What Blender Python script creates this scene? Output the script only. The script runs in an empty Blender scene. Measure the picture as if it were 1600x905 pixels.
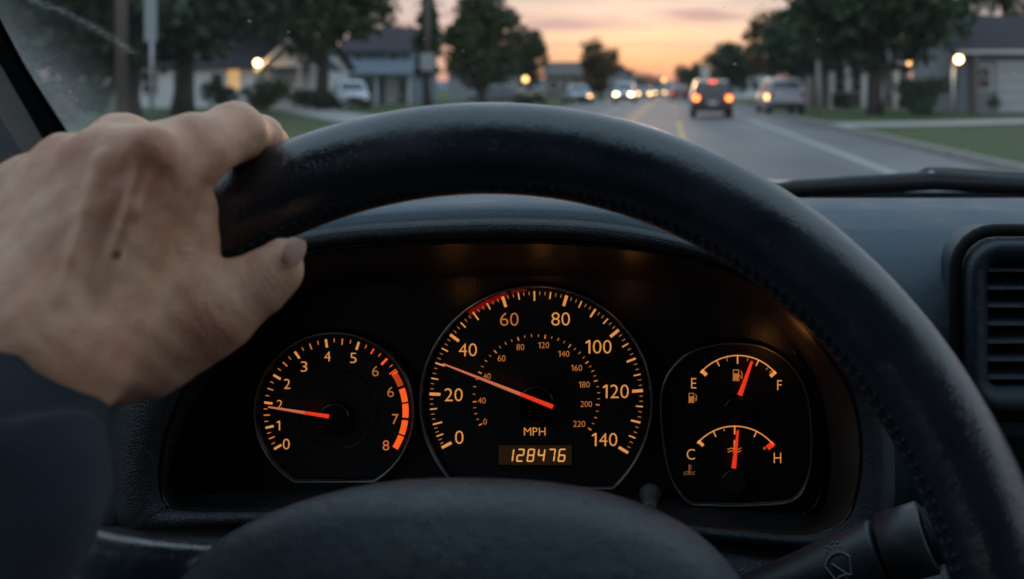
import bpy, math, random
import numpy as np
from mathutils import Vector, Matrix
R = math.radians
C = bpy.context.scene.collection
sc = bpy.context.scene
# ------------------------------------------------------------------ camera
CAM_H = 1.21; HZ = 138.0; VPX = 1045.0; F = 1500.0
cam = bpy.data.cameras.new('camera'); camo = bpy.data.objects.new('camera', cam); C.objects.link(camo)
camo.location = (0, 0, CAM_H); camo.rotation_euler = (R(90), 0, 0)
cam.sensor_width = 36; cam.lens = 36 * F / 1600
cam.shift_x = -(VPX - 800) / 1600; cam.shift_y = -(452.5 - HZ) / 1600
cam.clip_start = 0.02; cam.clip_end = 9000
cam.dof.use_dof = True; cam.dof.focus_distance = 0.50; cam.dof.aperture_fstop = 8.0
cam.dof.aperture_blades = 0
sc.camera = camo
# ------------------------------------------------------------------ world
SKY_AZ = -0.02
w = bpy.data.worlds.new('World'); sc.world = w; w.use_nodes = True
def world():
    nt = w.node_tree; N = nt.nodes; L = nt.links
    for n in list(N): N.remove(n)
    out = N.new('ShaderNodeOutputWorld'); bg = N.new('ShaderNodeBackground'); L.new(bg.outputs[0], out.inputs[0])
    tc = N.new('ShaderNodeTexCoord'); sep = N.new('ShaderNodeSeparateXYZ'); L.new(tc.outputs['Generated'], sep.inputs[0])
    def m(op, a, b=None, c=None, clamp=False):
        n = N.new('ShaderNodeMath'); n.operation = op; n.use_clamp = clamp
        for i, x in enumerate((a, b, c)):
            if x is None: continue
            if isinstance(x, (int, float)): n.inputs[i].default_value = x
            else: L.new(x, n.inputs[i])
        return n.outputs[0]
    def ramp(stops, fac):
        r = N.new('ShaderNodeValToRGB'); e = r.color_ramp.elements
        while len(e) > 1: e.remove(e[0])
        e[0].position = stops[0][0]; e[0].color = (*stops[0][1], 1)
        for p, c in stops[1:]:
            q = e.new(p); q.color = (*c, 1)
        L.new(fac, r.inputs[0]); return r.outputs[0]
    def mix(f, a, b):
        n = N.new('ShaderNodeMix'); n.data_type = 'RGBA'
        for i, x in ((0, f), (6, a), (7, b)):
            if isinstance(x, (int, float)): n.inputs[i].default_value = x
            elif isinstance(x, tuple): n.inputs[i].default_value = (*x, 1)
            else: L.new(x, n.inputs[i])
        return n.outputs[2]
    x, y, z = sep.outputs
    el = m('MAXIMUM', z, 0.0)
    warm = ramp([(0, (.60, .32, .27)), (.012, (.84, .41, .25)), (.03, (.95, .57, .30)), (.055, (.94, .72, .47)), (.085, (.80, .71, .61)),
                 (.13, (.70, .70, .72)), (.3, (.72, .87, 1.0)), (1, (.58, .82, 1.04))], el)
    cool = ramp([(0, (.42, .30, .32)), (.03, (.50, .38, .39)), (.08, (.52, .48, .53)), (.2, (.66, .77, .88)), (1, (.57, .81, 1.02))], el)
    az = m('ARCTAN2', x, y)
    f = m('EXPONENT', m('MULTIPLY', m('POWER', m('DIVIDE', m('SUBTRACT', az, SKY_AZ), .26), 2.0), -1.0))
    col = mix(f, cool, warm)
    # thin cloud banks
    mp = N.new('ShaderNodeMapping'); mp.inputs['Scale'].default_value = (5, 5, 42); L.new(tc.outputs['Generated'], mp.inputs[0])
    no = N.new('ShaderNodeTexNoise'); no.inputs['Scale'].default_value = 2.2; no.inputs['Detail'].default_value = 5; L.new(mp.outputs[0], no.inputs[0])
    nz = m('MULTIPLY_ADD', no.outputs[0], 3.2, -1.25, True)
    tot = None
    for (a0, e0, sa, se, k) in ((-.095, .067, .062, .0075, 1.3), (.035, .075, .045, .0085, 1.4), (-.20, .075, .07, .010, 1.0), (.0, .045, .16, .003, .4), (.15, .09, .12, .01, .7), (-.2, .10, .3, .012, .9), (.0, .115, .3, .012, .8)):
        g = m('EXPONENT', m('MULTIPLY', m('ADD', m('POWER', m('ABSOLUTE', m('DIVIDE', m('SUBTRACT', az, a0), sa)), 2.0), m('POWER', m('ABSOLUTE', m('DIVIDE', m('SUBTRACT', z, e0), se)), 2.0)), -1.0))
        g = m('MULTIPLY', g, k); tot = g if tot is None else m('MAXIMUM', tot, g)
    cf = m('MULTIPLY', tot, m('ADD', nz, .45), None, True)
    col = mix(m('MULTIPLY', cf, .95), col, (.41, .37, .40))
    # broad high overcast variation
    n2 = N.new('ShaderNodeTexNoise'); n2.inputs['Scale'].default_value = 3; n2.inputs['Detail'].default_value = 4; L.new(mp.outputs[0], n2.inputs[0])
    v = m('MULTIPLY_ADD', n2.outputs[0], .35, .83)
    sky = N.new('ShaderNodeTexSky'); sky.sky_type = 'NISHITA'; sky.sun_disc = False
    sky.sun_elevation = R(1.5); sky.sun_rotation = R(-2); sky.air_density = 1.4; sky.dust_density = 2
    sv = N.new('ShaderNodeVectorMath'); sv.operation = 'SCALE'; L.new(col, sv.inputs[0]); L.new(v, sv.inputs['Scale'])
    s2 = N.new('ShaderNodeVectorMath'); s2.operation = 'SCALE'; L.new(sky.outputs[0], s2.inputs[0]); s2.inputs['Scale'].default_value = 0.02
    ad = N.new('ShaderNodeVectorMath'); ad.operation = 'ADD'; L.new(sv.outputs[0], ad.inputs[0]); L.new(s2.outputs[0], ad.inputs[1])
    L.new(ad.outputs[0], bg.inputs[0]); bg.inputs[1].default_value = 1.0
world()
sun = bpy.data.lights.new('sun', 'SUN'); sun.energy = .25; sun.angle = R(8); sun.color = (1, .62, .4)
suno = bpy.data.objects.new('sun', sun); C.objects.link(suno)
suno.rotation_euler = (R(90 - 3), 0, R(180 + 2)); suno.location = (0, 50, 40)
sc.view_settings.view_transform = 'Standard'; sc.view_settings.look = 'None'
sc.view_settings.exposure = 0; sc.view_settings.gamma = 1; sc.view_settings.use_curve_mapping = False
sc.cycles.max_bounces = 6; sc.cycles.transparent_max_bounces = 8; sc.cycles.diffuse_bounces = 3; sc.cycles.glossy_bounces = 3
sc.cycles.sample_clamp_indirect = 3; sc.cycles.caustics_reflective = False; sc.cycles.caustics_refractive = False
sc.cycles.use_denoising = True
# ------------------------------------------------------------------ helpers
def P(u, v, D):
    """a point of the place at depth D in front of the driver's eye"""
    return np.array(((u - VPX) / F * D, D, CAM_H - (v - HZ) / F * D))
def mat(name, col, rough=.6, metal=0, spec=.5, noise=None, bump=None, emit=None, es=0, coat=0, sss=0, sheen=0, stretch=None):
    """noise=(scale, colour2, contrast)  bump=(scale, strength, distance)"""
    mt = bpy.data.materials.new(name); mt.use_nodes = True
    nt = mt.node_tree; b = nt.nodes['Principled BSDF']; L = nt.links
    b.inputs['Base Color'].default_value = (*col, 1); b.inputs['Roughness'].default_value = rough
    b.inputs['Metallic'].default_value = metal; b.inputs['Specular IOR Level'].default_value = spec
    if coat: b.inputs['Coat Weight'].default_value = coat; b.inputs['Coat Roughness'].default_value = .15
    if sheen: b.inputs['Sheen Weight'].default_value = sheen
    if emit: b.inputs['Emission Color'].default_value = (*emit, 1); b.inputs['Emission Strength'].default_value = es
    if sss:
        b.inputs['Subsurface Weight'].default_value = sss; b.inputs['Subsurface Radius'].default_value = (1, .35, .18); b.inputs['Subsurface Scale'].default_value = .006
    tc = nt.nodes.new('ShaderNodeTexCoord'); src = tc.outputs['Object']
    if stretch:
        mp = nt.nodes.new('ShaderNodeMapping'); mp.inputs['Scale'].default_value = stretch; L.new(src, mp.inputs[0]); src = mp.outputs[0]
    if noise:
        n = nt.nodes.new('ShaderNodeTexNoise'); n.inputs['Scale'].default_value = noise[0]; n.inputs['Detail'].default_value = 6; L.new(src, n.inputs[0])
        r = nt.nodes.new('ShaderNodeValToRGB'); c = noise[2] if len(noise) > 2 else .2
        r.color_ramp.elements[0].position = .5 - c; r.color_ramp.elements[0].color = (*col, 1)
        r.color_ramp.elements[1].position = .5 + c; r.color_ramp.elements[1].color = (*noise[1], 1)
        L.new(n.outputs[0], r.inputs[0]); L.new(r.outputs[0], b.inputs['Base Color'])
    if bump:
        n = nt.nodes.new('ShaderNodeTexNoise'); n.inputs['Scale'].default_value = bump[0]; n.inputs['Detail'].default_value = 3; L.new(src, n.inputs[0])
        bp = nt.nodes.new('ShaderNodeBump'); bp.inputs['Strength'].default_value = bump[1]; bp.inputs['Distance'].default_value = bump[2]
        L.new(n.outputs[0], bp.inputs['Height']); L.new(bp.outputs[0], b.inputs['Normal'])
    return mt
class MB:
    def __init__(s): s.v = []; s.f = []; s.m = []; s.cur = 0
    def add(s, vs, fs):
        o = len(s.v); s.v += [tuple(map(float, q)) for q in vs]
        for f in fs: s.f.append(tuple(o + i for i in f)); s.m.append(s.cur)
    def box(s, c, d, rz=0, taper=1.0, M=None):
        x, y, z = d[0] / 2, d[1] / 2, d[2] / 2
        vs = []
        for k in (-1, 1):
            t = taper if k > 0 else 1
            for a, b in ((-1, -1), (1, -1), (1, 1), (-1, 1)):
                p = Vector((a * x * t, b * y * t, k * z))
                if M is not None: p = M @ p
                p.rotate(Matrix.Rotation(rz, 3, 'Z')); vs.append((p.x + c[0], p.y + c[1], p.z + c[2]))
        s.add(vs, [(0, 3, 2, 1), (4, 5, 6, 7), (0, 1, 5, 4), (1, 2, 6, 5), (2, 3, 7, 6), (3, 0, 4, 7)])
    def loft(s, loops, closed=True, cap0=False, cap1=False):
        o = len(s.v); n = len(loops[0])
        for l in loops: s.v += [tuple(map(float, q)) for q in l]
        for i in range(len(loops) - 1):
            for j in range(n if closed else n - 1):
                k = (j + 1) % n
                s.f.append((o + i * n + j, o + i * n + k, o + (i + 1) * n + k, o + (i + 1) * n + j)); s.m.append(s.cur)
        if cap0: s.f.append(tuple(o + j for j in range(n))[::-1]); s.m.append(s.cur)
        if cap1: s.f.append(tuple(o + (len(loops) - 1) * n + j for j in range(n))); s.m.append(s.cur)
    def tube(s, path, rad, n=12, closed=False, caps=True, flat=1.0):
        path = [Vector(p) for p in path]; m = len(path)
        if isinstance(rad, (int, float)): rad = [rad] * m
        loops = []; ref = None
        for i, p in enumerate(path):
            a = path[(i - 1) % m] if (closed or i > 0) else p; b = path[(i + 1) % m] if (closed or i < m - 1) else p
            t = (b - a).normalized()
            if ref is None: ref = Vector((0, 0, 1)) if abs(t.z) < .9 else Vector((0, 1, 0))
            u = (ref - t * ref.dot(t)).normalized(); ref = u; v = t.cross(u)
            loops.append([p + (u * math.cos(2 * math.pi * j / n) + v * math.sin(2 * math.pi * j / n) * flat) * rad[i] for j in range(n)])
        if closed: loops.append(loops[0]); caps = False
        s.loft(loops, True, caps, caps)
    def cyl(s, a, b, r, n=20, r2=None): s.tube([a, b], [r, r if r2 is None else r2], n)
    def poly(s, pts, th=None):
        """flat polygon; th = offset vector gives it thickness"""
        n = len(pts)
        if th is None: s.add(pts, [tuple(range(n))]); return
        q = [np.array(p) + np.array(th) for p in pts]
        s.add(list(pts) + q, [tuple(range(n))[::-1], tuple(range(n, 2 * n))] + [(i, (i + 1) % n, n + (i + 1) % n, n + i) for i in range(n)])
    def build(s, name, mats, parent=None, smooth=False, bevel=0, auto=None):
        off = Vector((0, 0, 0)); q = parent
        while q is not None: off += q.location; q = q.parent
        me = bpy.data.meshes.new(name); me.from_pydata([(a - off.x, b - off.y, c - off.z) for a, b, c in s.v] if off.length else s.v, [], s.f)
        if not isinstance(mats, (list, tuple)): mats = [mats]
        for x in mats: me.materials.append(x)
        if len(mats) > 1: me.polygons.foreach_set('material_index', s.m)
        if smooth or auto:
            me.polygons.foreach_set('use_smooth', [True] * len(me.polygons))
            if auto: me.set_sharp_from_angle(angle=R(auto))
        me.validate(); me.update()
        o = bpy.data.objects.new(name, me); C.objects.link(o)
        if parent is not None: o.parent = parent
        if bevel:
            b = o.modifiers.new('bevel', 'BEVEL'); b.width = bevel; b.segments = 2; b.limit_method = 'ANGLE'
        return o
def tag(o, label=None, cat=None, group=None, kind=None):
    if label: o['label'] = label
    if cat: o['category'] = cat
    if group: o['group'] = group
    if kind: o['kind'] = kind
    return o
def empty(name, loc, label, cat, group=None):
    o = bpy.data.objects.new(name, None); C.objects.link(o); o.location = loc; o.empty_display_size = .1
    return tag(o, label, cat, group)
def copy_tree(o, parent=None):
    c = o.copy(); C.objects.link(c)
    if parent is not None: c.parent = parent
    for ch in list(o.children): copy_tree(ch, c)
    return c
def catmull(pts, k=5, closed=True):
    pts = [np.array(p, float) for p in pts]; n = len(pts); out = []
    for i in range(n if closed else n - 1):
        if closed: a, b, c, d = pts[(i - 1) % n], pts[i], pts[(i + 1) % n], pts[(i + 2) % n]
        else: a, b, c, d = pts[max(i - 1, 0)], pts[i], pts[i + 1], pts[min(i + 2, n - 1)]
        for j in range(k):
            t = j / k
            out.append(.5 * ((2 * b) + (-a + c) * t + (2 * a - 5 * b + 4 * c - d) * t * t + (-a + 3 * b - 3 * c + d) * t ** 3))
    if not closed: out.append(pts[-1])
    return out
def X(u, D): return (u - VPX) / F * D
def Z(v, D): return CAM_H - (v - HZ) / F * D
rng = random.Random(7); nrg = np.random.default_rng(11)
# ------------------------------------------------------------------ outdoor materials
M = {}
M['asphalt'] = mat('asphalt', (.075, .075, .082), .62, spec=.5, noise=(.5, (.15, .15, .155), .18), bump=(60, .3, .01), stretch=(1, .22, 1))
M['white_line'] = mat('white_line_paint', (.42, .42, .42), .6, noise=(3, (.25, .25, .25), .25))
M['yellow_line'] = mat('yellow_line_paint', (.60, .36, .06), .6, noise=(3, (.34, .24, .08), .25))
M['grass'] = mat('grass', (.05, .095, .026), .9, spec=.2, noise=(.16, (.085, .085, .042), .18), bump=(8, .8, .05))
M['concrete'] = mat('concrete', (.36, .35, .34), .8, noise=(1.2, (.27, .26, .25), .3))
M['kerb'] = mat('kerb', (.30, .28, .26), .8, noise=(2, (.2, .19, .18), .3))
M['leaf1'] = mat('leaf_dark', (.022, .048, .024), .7, spec=.3, noise=(.6, (.06, .095, .042), .22))
M['leaf2'] = mat('leaf_mid', (.03, .058, .02), .7, spec=.3, noise=(.7, (.09, .10, .035), .22))
M['leaf3'] = mat('leaf_autumn', (.05, .05, .02), .7, spec=.3, noise=(.7, (.16, .085, .035), .2))
M['bark'] = mat('bark', (.09, .065, .05), .9, noise=(6, (.045, .035, .03), .3), stretch=(1, 1, .2))
M['white_siding'] = mat('white_siding', (.76, .77, .80), .7, noise=(2, (.58, .6, .62), .3), stretch=(.1, .1, 9))
M['blue_siding'] = mat('blue_siding', (.14, .18, .22), .7, noise=(2, (.15, .19, .24), .3), stretch=(.1, .1, 9))
M['tan_siding'] = mat('tan_siding', (.22, .17, .15), .7, noise=(2, (.17, .135, .12), .3), stretch=(.1, .1, 9))
M['grey_siding'] = mat('grey_siding', (.30, .31, .33), .7, noise=(2, (.24, .25, .27), .3), stretch=(.1, .1, 9))
M['roof_dark'] = mat('dark_shingles', (.04, .037, .045), .9, spec=.15, noise=(5, (.065, .06, .068), .3))
M['roof_brown'] = mat('brown_shingles', (.09, .075, .07), .85, noise=(5, (.13, .11, .10), .3))
M['trim'] = mat('white_trim', (.72, .71, .69), .6)
M['pane'] = mat('window_pane', (.03, .035, .04), .08, spec=.8)
M['lit_pane'] = mat('lit_window', (.5, .4, .2), .4, emit=(1, .55, .2), es=.5)
M['lamp_glow'] = mat('lamp_glow', (1, .8, .5), .4, emit=(1, .68, .30), es=12)
M['lamp_dim'] = mat('lamp_glow_dim', (1, .7, .4), .4, emit=(1, .50, .18), es=5)
M['wood_pole'] = mat('wood_pole', (.17, .12, .10), .85, noise=(3, (.10, .075, .06), .3), stretch=(1, 1, .1))
M['steel'] = mat('galvanised_steel', (.38, .40, .42), .5, metal=.6)
M['sign_white'] = mat('sign_white', (.70, .70, .70), .5)
M['sign_back'] = mat('sign_back', (.30, .34, .36), .5, metal=.3)
M['tyre'] = mat('tyre', (.02, .02, .02), .8); M['rim'] = mat('wheel_rim', (.45, .45, .47), .35, metal=.8)
M['glass_car'] = mat('car_glass', (.02, .025, .03), .06, spec=.9)
M['black_plastic'] = mat('black_plastic', (.02, .02, .021), .6)
M['head_on'] = mat('headlamp_lit', (1, .95, .85), .3, emit=(1, .76, .46), es=26)
M['head_far'] = mat('headlamp_lit_far', (1, .9, .7), .3, emit=(1, .60, .25), es=12)
M['side_amber'] = mat('marker_lamp_lit', (1, .7, .4), .3, emit=(1, .50, .18), es=6)
M['head_off'] = mat('headlamp_off', (.5, .5, .52), .15, spec=.8)
M['tail_on'] = mat('taillamp_lit', (.8, .1, .05), .3, emit=(1, .10, .03), es=4.2)
M['tail_core'] = mat('taillamp_core', (1, .4, .1), .3, emit=(1, .27, .05), es=6)
M['tail_dim'] = mat('taillamp_dim', (.5, .05, .04), .3, emit=(1, .10, .05), es=2.2)
M['tail_off'] = mat('taillamp_off', (.25, .02, .02), .2)
M['plate'] = mat('number_plate', (.55, .5, .45), .5)
# ------------------------------------------------------------------ ground, road
def sheet(name, x0, x1, y0, y1, z, m, kind='structure', nx=1, ny=1):
    b = MB(); vs = []; fs = []
    for j in range(ny + 1):
        for i in range(nx + 1): vs.append((x0 + (x1 - x0) * i / nx, y0 + (y1 - y0) * j / ny, z))
    for j in range(ny):
        for i in range(nx): a = j * (nx + 1) + i; fs.append((a, a + 1, a + nx + 2, a + nx + 1))
    b.add(vs, fs); o = b.build(name, m); o['kind'] = kind; return o
sheet('ground', -4000, 4000, -60, 8000, 0, M['grass'])
RW0, RW1 = -6.6, 4.9
sheet('road', RW0, RW1, -60, 3000, .004, M['asphalt'])
def strip(mb, x0, x1, y0, y1, z=.008): mb.add([(x0, y0, z), (x1, y0, z), (x1, y1, z), (x0, y1, z)], [(0, 1, 2, 3)])
b = MB(); strip(b, 3.08, 3.26, -20, 900); strip(b, -3.12, -2.96, -20, 900); o = b.build('road_markings_white', M['white_line']); o['kind'] = 'structure'
b = MB(); strip(b, .28, .40, 20, 35)
for k in range(30): strip(b, .28, .40, -8 + k * 12 + 52, -8 + k * 12 + 56)
strip(b, -1.36, -1.24, -20, 900); strip(b, -1.64, -1.52, -20, 900)
o = b.build('road_markings_yellow', M['yellow_line']); o['kind'] = 'structure'
for (xa, xb) in ((RW1, RW1 + .16), (RW0 - .16, RW0)):
    b = MB(); b.box(((xa + xb) / 2, 700, .06), (.16, 1500, .12)); o = b.build('kerb', M['kerb']); o['kind'] = 'structure'
#sheet('pavement', RW1 + 1.9, RW1 + 3.1, -20, 900, .02, M['concrete'])
#sheet('pavement', RW0 - 3.4, RW0 - 2.2, -20, 900, .02, M['concrete'])
# garden walk on the right, driveway on the left
b = MB(); b.add([(5.06, 29, .03), (9.0, 30.5, .03), (14, 33.5, .03), (22, 34.5, .03), (22, 38, .03), (13.5, 37, .03), (9, 34.0, .03), (5.06, 32.5, .03)], [tuple(range(8))])
tag(b.build('path', M['concrete']), kind='structure')
b = MB(); b.add([(-6.76, 24.5, .03), (-6.76, 29.5, .03), (-22.5, 61, .03), (-26, 61, .03)], [(0, 1, 2, 3)]); tag(b.build('driveway', M['concrete']), kind='structure')
# far hills closing the street
b = MB(); lo = []; hi = []
for i in range(81):
    x = -2600 + i * 65; h = 12 + 9 * math.sin(i * .23) + 7 * math.sin(i * .61 + 1); lo.append((x, 2900, -2)); hi.append((x, 3000, 14 + h * .55))
bk = [(p[0], 3300, -2) for p in lo]
b.loft([lo, hi, bk], closed=False); o = b.build('hills', mat('haze_blue_hills', (.14, .17, .22), .95, noise=(.01, (.10, .13, .17), .3)), smooth=True); o['kind'] = 'structure'  # bluish distance haze is put into the hill colour
# ------------------------------------------------------------------ trees
def crown_mb(r, zc, rz, n, leaf, seed, shape='round', clumps=70):
    g = np.random.default_rng(seed); 
    d = g.normal(size=(clumps, 3)); d /= np.linalg.norm(d, axis=1)[:, None]
    q = d * (g.random((clumps, 1)) ** .45) * np.array([r, r, rz]) * .86
    if shape == 'cone': q[:, :2] *= np.clip(1.15 - (q[:, 2:3] / rz + 1) / 2, .12, 1.1)
    cr = (g.random(clumps) * .55 + .55) * r * .36
    idx = g.integers(0, clumps, n); e = g.normal(size=(n, 3)); e /= np.linalg.norm(e, axis=1)[:, None]
    c = q[idx] + e * (g.random((n, 1)) ** .4) * cr[idx][:, None] * np.array([1, 1, .8])
    c[:, 2] += zc
    a = g.normal(size=(n, 3)); a /= np.linalg.norm(a, axis=1)[:, None]; t = g.normal(size=(n, 3)); bb = np.cross(a, t); bb /= np.linalg.norm(bb, axis=1)[:, None]
    s = (g.random((n, 1)) * .7 + .6) * leaf
    v = np.stack([c - a * s, c - bb * s * .55, c + a * s, c + bb * s * .55], 1).reshape(-1, 3)
    return v, q + np.array([0, 0, zc])
def fast_mesh(name, v, k=4):
    me = bpy.data.meshes.new(name); n = len(v) // k
    me.vertices.add(len(v)); me.vertices.foreach_set('co', v.astype(np.float32).ravel())
    me.loops.add(len(v)); me.loops.foreach_set('vertex_index', np.arange(len(v), dtype=np.int32))
    me.polygons.add(n); me.polygons.foreach_set('loop_start', (np.arange(n) * k).astype(np.int32)); me.polygons.foreach_set('loop_total', np.full(n, k, np.int32))
    me.update(); me.validate(); return me
def tree(u, D, vtop, wpx, vbot, leafm, label, seed, shape='round', n=5200, clumps=80, name='tree', trunk_r=None, leaf=None, grp='trees along the street'):
    x = X(u, D); top = Z(vtop, D); bot = max(Z(vbot, D), .4); r = wpx / F * D / 2 * 1.06; zc = (top + bot) / 2; rz = (top - bot) / 2 * 1.04
    t = empty(name, (x, D, 0), label, 'tree', grp)
    leaf = leaf or max(.16, min(r, rz) * .075)
    v, q = crown_mb(r, zc, rz, n, leaf, seed, shape, clumps)
    me = fast_mesh('crown', v); me.materials.append(leafm); co = bpy.data.objects.new('crown', me); C.objects.link(co); co.parent = t
    g = random.Random(seed); tr = trunk_r or max(.13, .035 * top)
    b = MB(); path = [(x, D, -.1), (x + g.uniform(-.1, .1), D, bot * .5), (x + g.uniform(-.15, .15), D, bot), (x + g.uniform(-.3, .3), D + g.uniform(-.3, .3), zc), (x, D, zc + rz * .6)]
    b.tube(path, [tr * 1.35, tr, tr * .9, tr * .55, tr * .12], 9)
    for k in range(7):
        e = q[g.randrange(len(q))]; s = Vector(path[2]).lerp(Vector(path[3]), g.uniform(-.2, .9)); e = Vector((e[0] + x, e[1] + D, e[2]))
        mid = s.lerp(e, .5) + Vector((0, 0, .15 * rz)); b.tube([s, mid, e], [tr * .42, tr * .26, tr * .07], 6)
    b.build('trunk', M['bark'], t, smooth=True); return t
tree(105, 34, -230, 300, 130, M['leaf1'], 'huge dark broad tree at the far left beside the windscreen pillar', 1, n=9000, clumps=130)
tree(285, 43, -230, 300, 100, M['leaf1'], 'large dark tree spreading over the white porch house', 2, n=9000, clumps=130)
tree(505, 53, -110, 215, 98, M['leaf2'], 'dark leafy tree between the white porch house and the white car', 3, n=6500, clumps=90)
tree(668, 66, -12, 64, 128, M['leaf1'], 'narrow pointed tree right behind the pole with the white sign', 4, shape='cone')
tree(752, 55, -34, 124, 146, M['leaf2'], 'tall rounded dark green tree rising above the top of the wheel rim', 5, n=8000, clumps=110)
tree(826, 76, 40, 62, 140, M['leaf2'], 'smaller tree touching the right side of the tall rounded tree, amber lamp before it', 6)
tree(940, 96, 55, 70, 150, M['leaf3'], 'lone tree with orange tinged top against the sunset, left of the oncoming lights', 7)
tree(880, 125, 98, 62, 145, M['leaf2'], 'low tree among the far roofs left of the orange tinged tree', 8, n=2500)
tree(982, 150, 104, 44, 143, M['leaf2'], 'far small tree just right of the orange tinged tree', 9, n=2500)
tree(1008, 200, 112, 34, 143, M['leaf1'], 'tiny far tree on the left side where the street vanishes', 10, n=1800)
tree(1027, 300, 120, 26, 141, M['leaf1'], 'farthest tree on the left side of the street', 12, n=1500)
tree(1072, 150, 98, 44, 142, M['leaf1'], 'small far tree just left of the dark car ahead', 13, n=2500)
tree(1092, 110, 96, 40, 143, M['leaf2'], 'bushy tree behind the square sign over the dark car ahead', 14, n=2500)
tree(1138, 86, 60, 84, 148, M['leaf1'], 'round tree above and right of the dark car ahead', 15)
tree(1205, 76, 12, 88, 126, M['leaf3'], 'tall tree with see-through crown above the parked silver car', 16, n=3800)
tree(1250, 58, -10, 120, 144, M['leaf1'], 'dark tree behind the pale post on the right side', 17)
tree(1368, 44, -150, 310, 116, M['leaf1'], 'large dark street tree on the right lawn with a bare trunk', 18, n=9000, clumps=130)
tree(1570, 66, -70, 210, 36, M['leaf2'], 'sparse tree behind the roof of the garage house', 19, n=3000, clumps=50)
tree(440, 63, -90, 230, 62, M['leaf2'], 'leafy tree whose crown hangs over the roof of the white porch house', 24, n=6500, clumps=90)
tree(205, 40, -200, 240, 118, M['leaf1'], 'dark tree between the far left tree and the spreading one', 25, n=6500, clumps=90)
tree(380, 92, -20, 260, 128, M['leaf1'], 'broad tree behind the white porch house', 20, n=5000, leaf=.5)
tree(210, 96, -40, 240, 130, M['leaf2'], 'tree behind the left end of the white porch house', 21, n=5000, leaf=.5)
tree(20, 80, -60, 260, 130, M['leaf2'], 'tree standing behind the glass beside the pillar at far left', 22, n=5000, leaf=.5)
tree(598, 118, 24, 110, 130, M['leaf1'], 'far tree showing over the roof of the blue grey house', 23, n=3000)
# bushes
def bush(u, D, wpx, hv, m, label, seed, n=1600, cat='bush', depth=1.0):
    x = X(u, D); r = wpx / F * D / 2; top = Z(hv, D)
    v, q = crown_mb(r, top * .48, top * .5, n, max(.09, r * .07), seed, clumps=30); v[:, 2] = np.maximum(v[:, 2], .01)
    v[:, 1] *= depth
    me = fast_mesh('bush', v); me.materials.append(m); o = bpy.data.objects.new('bush', me); C.objects.link(o); o.location = (x, D, 0)
    return tag(o, label, cat, 'garden bushes')
bush(1440, 43, 105, 112, M['leaf1'], 'big round clipped dark bush left of the lit lamp post', 31, n=3500)
bush(1560, 47, 110, 128, M['leaf1'], 'low dark hedge bush in front of the garage', 32, n=2500)
bush(1316, 56, 44, 140, M['leaf2'], 'small bush between the pale post and the street tree trunk', 33)
bush(420, 52, 90, 118, M['leaf2'], 'wide bush below the porch light of the white house', 34, n=2500)
bush(506, 53, 40, 140, M['leaf1'], 'dark bush left of the white car under the leafy tree', 40)
bush(480, 56, 60, 138, M['leaf2'], 'low bush right of the porch gable', 35)
bush(345, 50, 70, 118, M['leaf1'], 'dark bush left of the porch light below the second window', 36, n=2000)
bush(110, 48, 150, 122, M['leaf2'], 'grey green shrubs at far left before the white house', 37, n=2500)
bush(828, 66, 56, 146, M['leaf1'], 'low dark bush under the amber lamp', 38)
bush(1240, 62, 40, 143, M['leaf2'], 'low bush behind the parked silver car', 39)
# ------------------------------------------------------------------ houses
def window(h, x, y, z, wd, ht, ny=-1, pane=None, axis='y'):
    """window in a wall facing ny*y (or x)"""
    b = MB(); t = .08
    def bx(cx, cz, sx, sz, dep, off):
        if axis == 'y': b.box((x + cx, y + ny * off, z + cz), (sx, dep, sz))
        else: b.box((x + ny * off, y + cx, z + cz), (dep, sx, sz))
    bx(-wd / 2, 0, t, ht + t, .08, .04); bx(wd / 2, 0, t, ht + t, .08, .04); bx(0, ht / 2, wd - t, t, .08, .04); bx(0, -ht / 2, wd + .1, t, .12, .06); bx(0, 0, wd - t, .04, .05, .035)
    f = b.build('window', M['trim'], h); b = MB()
    if axis == 'y': b.box((x, y + ny * .012, z), (wd - t, .02, ht - t))
    else: b.box((x + ny * .012, y, z), (.02, wd - t, ht - t))
    b.build('pane', pane or M['pane'], f); return f
def gable_roof(b, x0, x1, y0, y1, z, rise, along='x', ov=.4, th=.14):
    if along == 'x':
        ym = (y0 + y1) / 2
        pts = [(y0 - ov, z - ov * rise / ((y1 - y0) / 2)), (ym, z + rise), (y1 + ov, z - ov * rise / ((y1 - y0) / 2))]
        prof = [(p[0], p[1]) for p in pts] + [(p[0], p[1] - th) for p in reversed(pts)]
        b.loft([[(x, p[0], p[1]) for p in prof] for x in (x0 - ov, x1 + ov)], True, True, True)
    else:
        xm = (x0 + x1) / 2; s = rise / ((x1 - x0) / 2)
        pts = [(x0 - ov, z - ov * s), (xm, z + rise), (x1 + ov, z - ov * s)]
        prof = pts + [(p[0], p[1] - th) for p in reversed(pts)]
        b.loft([[(p[0], y, p[1]) for p in prof] for y in (y1 + ov, y0 - ov)], True, True, True)
def gable_body(b, x0, x1, y0, y1, z, rise, along='x'):
    if along == 'x':
        prof = [(y0, 0), (y0, z), ((y0 + y1) / 2, z + rise - .16), (y1, z), (y1, 0)]
        b.loft([[(x, p[0], p[1]) for p in prof] for x in (x0, x1)], True, True, True)
    else:
        prof = [(x0, 0), (x0, z), ((x0 + x1) / 2, z + rise - .16), (x1, z), (x1, 0)]
        b.loft([[(p[0], y, p[1]) for p in prof] for y in (y1, y0)], True, True, True)
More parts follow.
